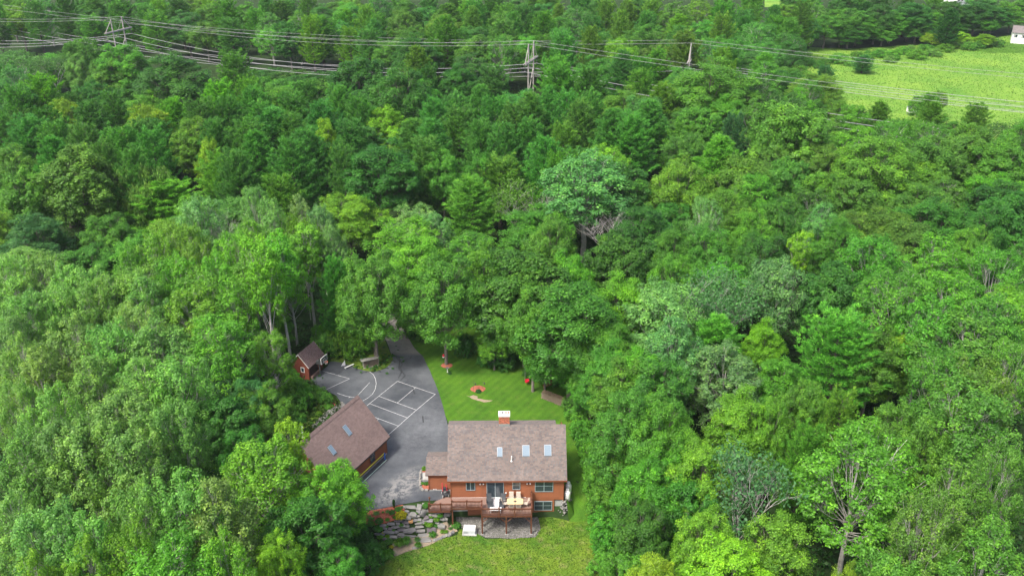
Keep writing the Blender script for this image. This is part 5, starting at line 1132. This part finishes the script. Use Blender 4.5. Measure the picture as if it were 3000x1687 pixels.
for t in TREES:
    nm, cat, _ = KIND[t['k']]; p = rnd.choice(PR[t['k']])
    if t['k'] == 'O' and rnd.random() < .4: p = rnd.choice(PR['M'])
    if t['k'] == 'A' and t['w'] > 300: p = PR['A'][2]
    g = hz(t['x'], t['y']); o = empty(nm, (t['x'], t['y'], g - .05), rnd.uniform(0, 6.28), t['label'], cat, {'maple_tree': 'maples of the wood', 'aspen_tree': 'aspens of the wood', 'pine_tree': 'pines of the wood', 'broad_maple_tree': 'broad maples of the wood', 'birch_tree': 'pale-trunked birches', 'bush': 'bushes by the wood'}.get(nm))
    sx = t['R'] / p.R; sz = (t['H'] - min(0, g)) / p.H
    if t['k'] == 'P': sx = max(sx, sz * .8)
    o.scale = (sx, sx * rnd.uniform(.92, 1.08), sz)
    if p.crown: link('crown', p.crown, o).color = vary(TINT[t['t']])
    link('trunk', p.trunk, o)

# the few hundred smallest far trees beyond the limit, joined into one wood
def far_wood():
    fb = [broad(81, lobes=14, clumps=8, leaves=14, leaf=.42, cr=.8, fill=.1), broad(82, lobes=16, clumps=8, leaves=13, leaf=.42, cr=.8, fill=.1)]; VV = []; n = 0
    for t in FAR:
        p = rnd.choice(fb); V = np.empty(len(p.crown.vertices) * 3, np.float32); p.crown.vertices.foreach_get('co', V); V = V.reshape(-1, 3); sx = t['R'] / p.R * (.8 if t['k'] == 'P' else 1)
        VV.append(V * np.array([sx, sx, t['H'] / p.H]) + np.array([t['x'], t['y'], 0]))
    if VV:
        V = np.concatenate(VV); o = link('far_wood', fast_mesh('far_wood', V, np.arange(len(V)).reshape(-1, 4), M['leaf'])); o.color = TINT['pine'] + (1,); tag(o, 'far small trees of the distant wood that read as one mass', 'woods', kind='stuff')
far_wood()
# understorey: low leafy cover on the forest floor, too dense to count
def understorey():
    rg = np.random.default_rng(5); P = []
    while len(P) < 5200:
        y = 52 + rg.uniform() ** 1.4 * 240; x = rg.uniform(-.62, .62) * (y + 25)
        if any(inside(q, x, y) for q in OPEN) or inside(CLEARW, x, y): continue
        P.append((x, y, hz(x, y) + rg.uniform(.1, .7)))
    P = np.array(P); k = 26; n = len(P) * k; i = np.repeat(np.arange(len(P)), k)
    Q = P[i] + rg.normal(size=(n, 3)) * np.array([.9, .9, .35]); Q[:, 2] = np.maximum(Q[:, 2], P[i][:, 2] - .3)
    N = norm(np.array([0, 0, 1.]) + rg.normal(0, .5, (n, 3))); U, B = leaf_axes(rg, N, .27); V, Fq = quads(Q, U, B)
    o = link('undergrowth', fast_mesh('undergrowth', V, Fq, M['leaf'])); o.color = (.05, .16, .02, 1); tag(o, 'low green undergrowth covering the forest floor', 'undergrowth', kind='stuff')
CLEARW = [(p.x, p.y) for p in (Vector(q) for q in ((-34, 103), (-27, 105.4), (-22, 100), (-15, 95), (-14, 90), (-20, 79), (-26, 83), (-38, 84)))] 
CLEARW2 = [(-17, 76), (-17, 82), (-12, 100), (-6, 104), (7, 98), (7, 77), (0, 70)]
_in = inside
def inside(poly, x, y): return _in(poly, x, y) or (poly is CLEARW and _in(CLEARW2, x, y))
understorey()

# ------------------------------------------------------------------ garden plants
def blades(seed, n, r, h, w, mt):
    rg = np.random.default_rng(seed); a = rg.uniform(0, 6.28, n); l = rg.uniform(.5, 1.15, n) * h; out = rg.uniform(.15, 1.0, n) * r
    d = np.stack([np.cos(a), np.sin(a), np.zeros(n)], 1); s = np.stack([-np.sin(a), np.cos(a), np.zeros(n)], 1) * w
    b0 = d * rg.uniform(0, .12, (n, 1)); mid = b0 + d * (out * .5)[:, None] + np.array([0, 0, 1.]) * (l * .85)[:, None]; tip = b0 + d * out[:, None] + np.array([0, 0, 1.]) * (l * .62)[:, None]
    V = np.stack([b0 - s, b0 + s, mid + s, mid - s, tip, tip], 1)[:, [0, 1, 2, 3, 4]]
    me = bpy.data.meshes.new('blades'); vs = V.reshape(-1, 3); fs = []
    for i in range(n): k = i * 5; fs += [(k, k + 1, k + 2, k + 3), (k + 3, k + 2, k + 4)]
    me.from_pydata([tuple(p) for p in vs], [], fs); me.update(); me.materials.append(mt); return me
def leafball(seed, n, leaf, r=.5, mt=None, z=.85):
    rg = np.random.default_rng(seed); d = norm(rg.normal(size=(n, 3))); d[:, 2] = np.abs(d[:, 2]) * 1.0 - .12
    lump = 1 + .16 * np.sin(d[:, 0] * 7 + seed) * np.cos(d[:, 1] * 6) ; P = d * (r * rg.uniform(.55, 1.02, (n, 1)) ** .6) * lump[:, None] * np.array([1, 1, z]) + np.array([0, 0, r * .15])
    N = norm(d * .8 + np.array([0, 0, .5]) + rg.normal(0, .45, (n, 3))); U, B = leaf_axes(rg, N, leaf); V, Fq = quads(P, U, B); return fast_mesh('leaves', V, Fq, mt or M['leaf'])
LB = [leafball(s, 900, .055) for s in (1, 2, 3)]; BL = [blades(s, 220, .5, .55, .022, M['leaf']) for s in (4, 5)]; SP = [blades(9, 160, .22, 1.0, .02, M['leaf'])]
def plant(p, w, kind, tint, name, label, cat='plant', h=1.0):
    me = rnd.choice({'ball': LB, 'blade': BL, 'spike': SP}[kind]); o = link(name, me, None, p, (0, 0, rnd.uniform(0, 6)), (w, w, w * h)); o.color = vary(TINT[tint], .06)
    return tag(o, label, cat, 'plants of the rock garden' if name == 'garden_plant' else None)
def pp2(x, y): return at_ground(*c2(x, y), .03)
SC = 1 / 4.83 / 25.2
for x, y, w, kind, tint, lab, h in [(650, 705, 130, 'ball', 'gold', 'golden yellow bush at the top of the rock wall', 1), (552, 590, 80, 'spike', 'dark', 'tall upright dark plant at the asphalt edge of the mulch bed', 1.3), (605, 625, 75, 'ball', 'bright', 'bright low plant just above the golden bush', .7), (520, 675, 68, 'ball', 'mid', 'small round green bush left of the golden bush', 1), (460, 668, 60, 'blade', 'pale', 'pale tuft next to the small round bush in the mulch', .8),
        (572, 740, 62, 'ball', 'bright', 'low green plant below left of the golden bush', .7), (345, 790, 95, 'ball', 'mid', 'rounded green bush in the middle of the mulch bed', 1), (460, 780, 50, 'ball', 'bright', 'small bright plant at the lower mulch edge', 1), (300, 685, 90, 'blade', 'pale', 'pale spreading plant at the upper left of the mulch bed', .5), (228, 830, 85, 'ball', 'bright', 'green bush at the lower left of the mulch bed', .9), (395, 675, 30, 'ball', 'mid', 'tiny green plant in the red mulch', 1), (245, 755, 50, 'ball', 'mid', 'little plant near the left mulch edge', .7), (75, 830, 70, 'ball', 'lime', 'lime-green bush at the far left mulch corner', .8), (660, 605, 50, 'blade', 'pale', 'pale tuft beside the big flat stone', .7),
        (625, 1120, 150, 'blade', 'lime', 'large yellow-flecked daylily clump under the rock wall', .9), (725, 1090, 140, 'blade', 'bright', 'large green daylily clump right of the yellow-flecked one', .9), (520, 1170, 60, 'blade', 'gold', 'small yellow flowering tuft in the sandy bed', .9), (880, 1065, 85, 'blade', 'pale', 'pale leafy hosta beside the lowest step', .8), (895, 1145, 95, 'blade', 'bright', 'green clump below the pale hosta', .9), (1100, 1000, 105, 'blade', 'bright', 'bright round clump right of the lowest step', .9),
        (1235, 955, 65, 'blade', 'lime', 'left of two lime tufts in the upper sandy bed', .9), (1285, 955, 65, 'blade', 'lime', 'right of two lime tufts in the upper sandy bed', .9), (1350, 905, 55, 'blade', 'pale', 'pale variegated tuft near the deck post', .7), (1430, 850, 105, 'ball', 'mid', 'leafy green bush by the deck post', .8), (460, 1290, 180, 'blade', 'bright', 'biggest grassy clump at the lawn corner under the trees', .9), (360, 1010, 80, 'ball', 'bright', 'green plant in the left end of the rock wall', .7), (460, 1010, 60, 'ball', 'lime', 'lime plant between the left wall stones', .7), (410, 960, 42, 'ball', 'gold', 'small yellow plant between the wall stones', .7),
        (650, 845, 60, 'ball', 'bright', 'little green plant under the rust-coloured stone', .7), (800, 952, 40, 'ball', 'lime', 'tiny lime plant in the wall left of the steps', .7), (850, 945, 34, 'ball', 'bright', 'tiny green plant hugging the steps', .7), (1195, 705, 85, 'ball', 'bright', 'bright creeping plant below the ramp railing', .8), (1155, 770, 80, 'ball', 'lime', 'lime creeping plant right of the steps', .8), (1050, 830, 95, 'ball', 'lime', 'spreading lime plant between steps and dark boulder', .5), (1145, 860, 60, 'ball', 'mid', 'green plant behind the dark boulder', .8), (980, 810, 60, 'ball', 'lime', 'small lime plant at the top of the steps', .5), (880, 680, 36, 'ball', 'bright', 'tiny plant between tall pale stones', .8), (735, 690, 40, 'ball', 'lime', 'tiny lime plant right of the golden bush', .7), (1075, 735, 46, 'ball', 'lime', 'small lime plant under the ramp edge', .7), (900, 795, 44, 'ball', 'lime', 'tiny lime plant on the upper steps', .5), (450, 880, 36, 'ball', 'mid', 'tiny green plant in the left wall', .7), (545, 930, 36, 'ball', 'bright', 'tiny green plant mid wall', .7), (480, 1080, 90, 'ball', 'mid', 'green bush at the left foot of the rock wall', .8), (390, 1130, 110, 'ball', 'bright', 'leafy bush at the wall foot beside the dark boulder', .8), (330, 900, 110, 'ball', 'mid', 'leafy bush overhanging the left end of the wall', .8)]:
    plant(pp2(x, y + w * .2), w * SC * 1.35, kind, tint, 'garden_plant', lab, h=h)
for x, y, w, tint, lab in ((985, 80, 95, 'lime', 'lime bush in the upper bed of the kerb island'), (960, 285, 60, 'bright', 'green plant left in the lower bed of the kerb island'), (1010, 290, 75, 'mid', 'darker green plant right in the lower bed of the kerb island')): plant(pp2(x, y) + Vector((0, 0, .12)), w * SC, 'ball', tint, 'island_plant', lab)
pot = empty('flower_pot', at_ground(*c2(1010, 628)), 0, 'dark pot with green leafy plant beside the ramp corner', 'flower pot')
MB().lathe([(.17, 0), (.25, .36), (.27, .38), (.23, .36), (.2, .3)], 14).obj('pot', M['dark'], pot); o = link('plant', LB[0], pot, (0, 0, .4), (0, 0, 0), (.85, .85, .8)); o.color = rgb(TINT['mid'])
for u, v, w, kind, tint, lab in ((963, 1183, 30, 'ball', 'bright', 'round green bush in the mulch ring behind the garage'), (933, 1206, 20, 'ball', 'lime', 'yellow-green bush among the gravel behind the garage'), (921, 1194, 14, 'ball', 'bright', 'small green bush left of the yellow-green one behind the garage'), (938, 1212, 11, 'ball', 'bright', 'tiny plant under the yellow-green bush behind the garage'), (965, 1220, 18, 'ball', 'bright', 'green bush close to the garage ridge, upper of two'), (938, 1238, 18, 'ball', 'olive', 'olive bush close to the garage ridge, lower of two'), (912, 1236, 14, 'ball', 'bright', 'lone round bush in the gravel behind the garage'), (880, 1218, 40, 'ball', 'mid', 'low spreading bush at the left of the rear bed'), (902, 1256, 16, 'ball', 'olive', 'olive bush beside the white pipe'),
        (1402, 1141, 20, 'ball', 'dark', 'dark little bush inside the lawn flower ring'), (1318, 1090, 14, 'ball', 'deep', 'dark round tuft beside the little white post')):
    p = at(u, v + w * .35); plant(p, w / 23, kind, tint, 'border_plant', lab)
# bushes crowding the edges of the yard
def bush(u, v, w, tint, lab):
    p = at_ground(u, v + w * .3); s = proj(p)[2] / F; q = rnd.choice(PR['U']); o = empty('bush', p, rnd.uniform(0, 6), lab, 'bush', 'bushes at the yard edge'); k = w * s / 2 / q.R; o.scale = (k, k, k * rnd.uniform(.9, 1.3))
    link('crown', q.crown, o).color = vary(TINT[tint]); link('trunk', q.trunk, o)
EDGE = [('along the verge behind the firewood rack', 'bright', [(960, 1020, 70), (995, 1010, 80), (1030, 1025, 70), (1060, 1010, 70), (945, 990, 70), (985, 975, 80), (1030, 975, 80), (1075, 985, 60), (1010, 945, 80)]), ('left of the court below the red shed', 'mid', [(862, 1128, 60), (885, 1142, 55), (850, 1160, 70), (935, 1160, 50), (890, 1175, 70), (912, 1160, 55), (845, 1095, 60), (955, 1172, 45), (835, 1195, 70), (870, 1205, 60)]), ('at the right edge of the lawn', 'mid', [(1705, 1265, 80), (1690, 1215, 70), (1672, 1190, 60), (1722, 1310, 80), (1740, 1360, 90), (1740, 1420, 80), (1755, 1480, 90), (1762, 1540, 90), (1770, 1600, 90), (1768, 1660, 90)]),
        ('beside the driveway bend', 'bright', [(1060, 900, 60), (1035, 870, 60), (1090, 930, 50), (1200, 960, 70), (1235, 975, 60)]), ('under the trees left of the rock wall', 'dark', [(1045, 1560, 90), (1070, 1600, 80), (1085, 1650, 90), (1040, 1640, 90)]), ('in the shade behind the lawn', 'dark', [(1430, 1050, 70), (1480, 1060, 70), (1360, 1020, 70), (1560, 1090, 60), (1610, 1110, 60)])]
for where, tint, L in EDGE:
    L = sorted(L)
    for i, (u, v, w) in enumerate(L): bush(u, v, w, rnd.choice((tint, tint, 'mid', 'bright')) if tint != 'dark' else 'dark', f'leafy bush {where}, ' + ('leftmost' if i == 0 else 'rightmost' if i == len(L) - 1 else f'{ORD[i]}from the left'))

# grass tufts and gravel stones, uncountable
def tufts(name, poly, n, h, w, cols, label, cat, seed):
    rg = np.random.default_rng(seed); xs = [p[0] for p in poly]; ys = [p[1] for p in poly]; P = []
    while len(P) < n:
        x, y = rg.uniform(min(xs), max(xs)), rg.uniform(max(min(ys), 58), max(ys))
        if _in(poly, x, y): P.append((x, y, hz(x, y) + .01))
    P = np.array(P); k = 5; m = n * k; i = np.repeat(np.arange(n), k); a = rg.uniform(0, 6.28, m); hh = h * rg.uniform(.5, 1.3, m)
    s = np.stack([np.cos(a), np.sin(a), np.zeros(m)], 1) * w; c = P[i] + rg.normal(0, .05, (m, 3)) * np.array([1, 1, 0]); tip = c + np.stack([rg.normal(0, .5, m) * hh, rg.normal(0, .5, m) * hh, hh], 1)
    V = np.stack([c - s, c + s, tip], 1).reshape(-1, 3); o = link(name, fast_mesh(name, V, np.arange(m * 3).reshape(m, 3), M['leaf'])); o.color = cols + (1,); return tag(o, label, cat, kind='stuff')
tufts('lawn_grass', low, 16000, .11, .022, (.085, .165, .016), 'rough grass blades over the lower lawn', 'grass', 3)
tufts('tall_grass', mead, 30000, .3, .06, (.14, .28, .03), 'long grass swaying over the meadow', 'grass', 4)
tufts('weeds', [(-33, 103), (-27.3, 105.4), (-24.4, 103.4), (-23.3, 101.5), (-22.6, 99.5), (-23, 95), (-25, 90), (-30, 84), (-38, 84), (-38, 98)], 3500, .35, .05, (.06, .14, .016), 'weeds and seedlings on the bank behind the garage', 'weeds', 8)
def pebbles(name, poly, n, s, label, seed, m):
    rg = np.random.default_rng(seed); mb_v = []; mb_f = []; xs = [p[0] for p in poly]; ys = [p[1] for p in poly]; c = 0
    O = np.array([(1, 0, 0), (-1, 0, 0), (0, 1, 0), (0, -1, 0), (0, 0, .7), (0, 0, -.5)]); Fo = [(0, 2, 4), (2, 1, 4), (1, 3, 4), (3, 0, 4)]
    while c < n:
        x, y = rg.uniform(min(xs), max(xs)), rg.uniform(min(ys), max(ys))
        if not _in(poly, x, y): continue
        V = (O + rg.normal(0, .15, O.shape)) * s * rg.uniform(.5, 1.4) + np.array([x, y, hz(x, y) + .02]); mb_v += [tuple(v) for v in V]; mb_f += [tuple(i + c * 6 for i in f) for f in Fo]; c += 1
    me = bpy.data.meshes.new(name); me.from_pydata(mb_v, [], mb_f); me.update(); me.materials.append(m); tag(link(name, me), label, 'gravel', kind='stuff')
M['pebble'] = mat('pebble_stone', (.17, .165, .155), .2, 2, .9, island=.5)
pebbles('gravel', [(-6.4, 81.3), (-5.8, 79.8), (-3.6, 78.5), (-3.0, 78.0), (0, 77.7), (2.8, 78.0), (3.3, 79.4), (3.0, 81.3)], 3400, .055, 'loose grey gravel stones under the deck', 1, M['pebble'])
pebbles('gravel', [tuple(at(*c3(*p)).xy) for p in ((630, 960), (690, 925), (745, 970), (640, 1080), (480, 1230), (380, 1260), (300, 1240), (420, 1120), (480, 1050))], 2600, .08, 'loose gravel stones behind the garage', 2, M['pebble'])
pebbles('mulch_chips', [tuple(p) for p in mulch_bed], 1500, .05, 'red wood chips in the mulch bed', 6, mat('mulch_chip', (.36, .11, .06), .3, 3, .95, island=.5))

# ------------------------------------------------------------------ power lines
def pylon(name, p, dirv, H, label, arm=12.6, gap=5.2, thin=1.0, drop=5.0):
    """two-pole wooden frame: poles, crossarm, braces, hanging insulators; dirv points along the crossarm"""
    o = empty(name, p, math.atan2(dirv[1], dirv[0]), label, 'pylon', 'wooden power pylons'); r = .21 * thin; za = H - drop
    for s in (-1, 1):
        MB().tube([(s * gap / 2, 0, 0), (s * gap / 2, 0, H)], [r * 1.2, r * .85], 8).obj('pole', M['pole_wood'], o)
        MB().tube([(s * gap / 2, 0, H - .3), (s * arm / 2 * .96, 0, za + .1)], .11, 5).obj('brace', M['pole_wood'], o)
        MB().tube([(s * gap / 2, -.2, H * .35), (-s * gap / 2, -.2 * s, za - 3.0)], .11, 5).obj('cross_brace', M['pole_wood'], o)
    MB().tube([(-gap / 2, 0, H - .3), (0, .05, za)], .05, 4).tube([(gap / 2, 0, H - .3), (0, .05, za)], .05, 4).obj('brace', M['pole_wood'], o)
    for y in (-.3, .3): MB().box(-arm / 2, arm / 2, y - .1, y + .1, za - .18, za + .18).obj('crossarm', M['pole_wood'], o)
    for x in (-arm / 2 + .3, 0, arm / 2 - .3): MB().tube([(x, 0, za - .2)] + [(x, 0, za - .2 - .3 * k) for k in range(1, 7)], [.05, .11, .06, .11, .06, .11, .05], 6).obj('insulator', M['flash'], o)
    a = Vector((math.cos(o.rotation_euler.z), math.sin(o.rotation_euler.z), 0)); b = Vector(p)
    return [b + a * x + Vector((0, 0, za - 2.0)) for x in (-arm / 2 + .3, 0, arm / 2 - .3)] + [b + a * s * gap / 2 + Vector((0, 0, H)) for s in (-1, 1)]
LD = Vector((.955, -.297)); CD = (.297, .955)
A1 = pylon('power_pylon', (-128.9, 298.1, -1), CD, 20.3, 'large two-poled wooden pylon rising over the trees at the upper left', drop=4.0)
A2 = pylon('power_pylon', (5.4, 254.5, -1), CD, 20.6, 'wooden pylon seen nearly edge-on near the middle of the wood')
B2 = pylon('power_pylon', (52.2, 262, -1), CD, 19.5, 'smallest wooden pylon tip behind the big olive maple', thin=.9)
def off(L, v, dz=0): return [p + Vector((v[0], v[1], dz)) for p in L]
A0 = off(A1, (-140, 40)); A3 = off(A2, (175, -110), 0); B1 = off(B2, (-255, 79)); B3 = off(B2, (150, -72), -1)
names = ('near conductor', 'middle conductor', 'far conductor', 'near thin shield wire', 'far thin shield wire')
for runs, sags, who in (((A0, A1, A2, A3), (5.5, 5.5, 3.0), 'through the large left-hand pylon'), ((B1, B2, B3), (8.5, 2.0), 'through the smallest pylon')):
    for i in range(5):
        mb = MB()
        for (a, b), s in zip(zip(runs[:-1], runs[1:]), sags):
            s = s * (1 if i < 3 else .6); pts = [a[i].lerp(b[i], t / 20) - Vector((0, 0, 4 * s * (t / 20) * (1 - t / 20))) for t in range(21)]; mb.tube(pts, (.06 if i < 3 else .03), 5, False)
        tag(mb.obj('power_line', M['steel']), f'{names[i]} of the power line running {who}', 'power line', 'power line wires')

# ------------------------------------------------------------------ far houses and the white box
def far_house(p, rz, L, D, h, label, roofc):
    o = empty('white_house', p, rz, label, 'house'); m = mat('far_shingle', roofc, .2, 1, .9)
    MB().box(-L / 2, L / 2, -D / 2, D / 2, 0, h).obj('wall', M['white'], o)
    for x in (-L / 2, L / 2 - .1): MB().add([(x, -D / 2, h), (x, 0, h + 1.9), (x, D / 2, h), (x + .1, -D / 2, h), (x + .1, 0, h + 1.9), (x + .1, D / 2, h)], [(0, 1, 2), (5, 4, 3), (0, 3, 4, 1), (1, 4, 5, 2)]).obj('gable_wall', M['white'], o)
    r = MB()
    for s in (-1, 1):
        a = Vector((s * L / 2 * 1.03, s * (D / 2 + .4), h - .15)); u = Vector((a.x, 0, h + 2.0)) - a; r.box(0, L * 1.03, 0, u.length, 0, .15, slope_m(a, (-s, 0, 0), u))
    r.obj('roof', m, o)
    for k in range(int(L / 2.6)):
        x = -L / 2 + 1.0 + k * 2.6; f = MB().box(0, 1.0, -.06, 0, 0, 1.3).obj('window', M['white'], o, loc=(x, -D / 2, h - 1.9)); MB().box(.1, .9, -.075, -.061, .1, 1.2).obj('pane', M['glass'], f); MB().box(-.25, -.02, -.05, 0, 0, 1.3).obj('shutter', M['dark'], f)
    return o
p = at(3030, 128); far_house((p.x, p.y, 0), -.45, 17, 8, 4.2, 'white house with dark shutters and grey roof beyond the meadow', (.16, .14, .135))
p = at(2795, 30); far_house((p.x, p.y, 0), .5, 10, 8, 6.5, 'white house gable at the top edge among dark trees', (.3, .29, .28))
p = at(2668, 338); bx = empty('storage_box', (p.x, p.y, 0), .1, 'small white box with yellow mark among trees at the meadow edge', 'box')
MB().box(-1.15, 1.15, -.8, .8, 1.0, 2.3).obj('body', M['white'], bx); MB().box(-1.25, 1.25, -.9, .9, 2.3, 2.42).obj('lid', M['grey_metal'], bx); MB().box(-.75, -.45, -.82, -.801, 1.5, 1.9).obj('mark', M['yellow'], bx)
for x in (-1, .9):
    for y in (-.7, .6): MB().box(x, x + .1, y, y + .1, 0, 1.0).obj('leg', M['pole_wood'], bx)
# the bare lower trunks in the dark gap of the pine stand
for i in range(16):
    u = 1195 + i * 11.5 + rnd.uniform(-4, 4); p = at(u * 1.1646, (388 + rnd.uniform(-8, 8)) * 1.1646, 2); o = empty('dead_pine', (p.x, p.y, 0), rnd.uniform(0, 6), 'bare dead pine trunk in the dark gap of the pine stand, ' + ('leftmost' if i == 0 else 'rightmost' if i == 15 else f'{ORD[i]}from the left'), 'dead tree', 'dead pines in the gap')
    h = rnd.uniform(10, 14); MB().tube([(0, 0, 0), (rnd.uniform(-.4, .4), 0, h)], [.17, .05], 6).obj('trunk', M['pole_wood'], o); b = MB()
    for k in range(26):
        z = rnd.uniform(1.5, h * .9); a = rnd.uniform(0, 6.28); L = rnd.uniform(1.0, 2.6) * (1.1 - z / h * .6); b.tube([(0, 0, z), (math.cos(a) * L * .5, math.sin(a) * L * .5, z + .1), (math.cos(a) * L, math.sin(a) * L, z - .35)], [.04, .028, .01], 3, False)
    b.obj('branch', M['pole_wood'], o)

# ------------------------------------------------------------------ air: thin even haze, far trees a little paler
hm = bpy.data.materials.new('haze'); hm.use_nodes = True; hn = hm.node_tree.nodes; hn.remove(hn['Principled BSDF'])
pv = hn.new('ShaderNodeVolumePrincipled'); pv.inputs['Color'].default_value = (.86, .93, .95, 1); pv.inputs['Density'].default_value = .00010; pv.inputs['Anisotropy'].default_value = .2
hm.node_tree.links.new(pv.outputs[0], hn['Material Output'].inputs['Volume'])
tag(MB().box(-2700, 2700, -350, 3700, -14, 75).obj('haze', hm), 'thin pale summer haze over the woods', 'haze', kind='stuff')
S.cycles.volume_bounces = 0
S.cycles.use_denoising = True
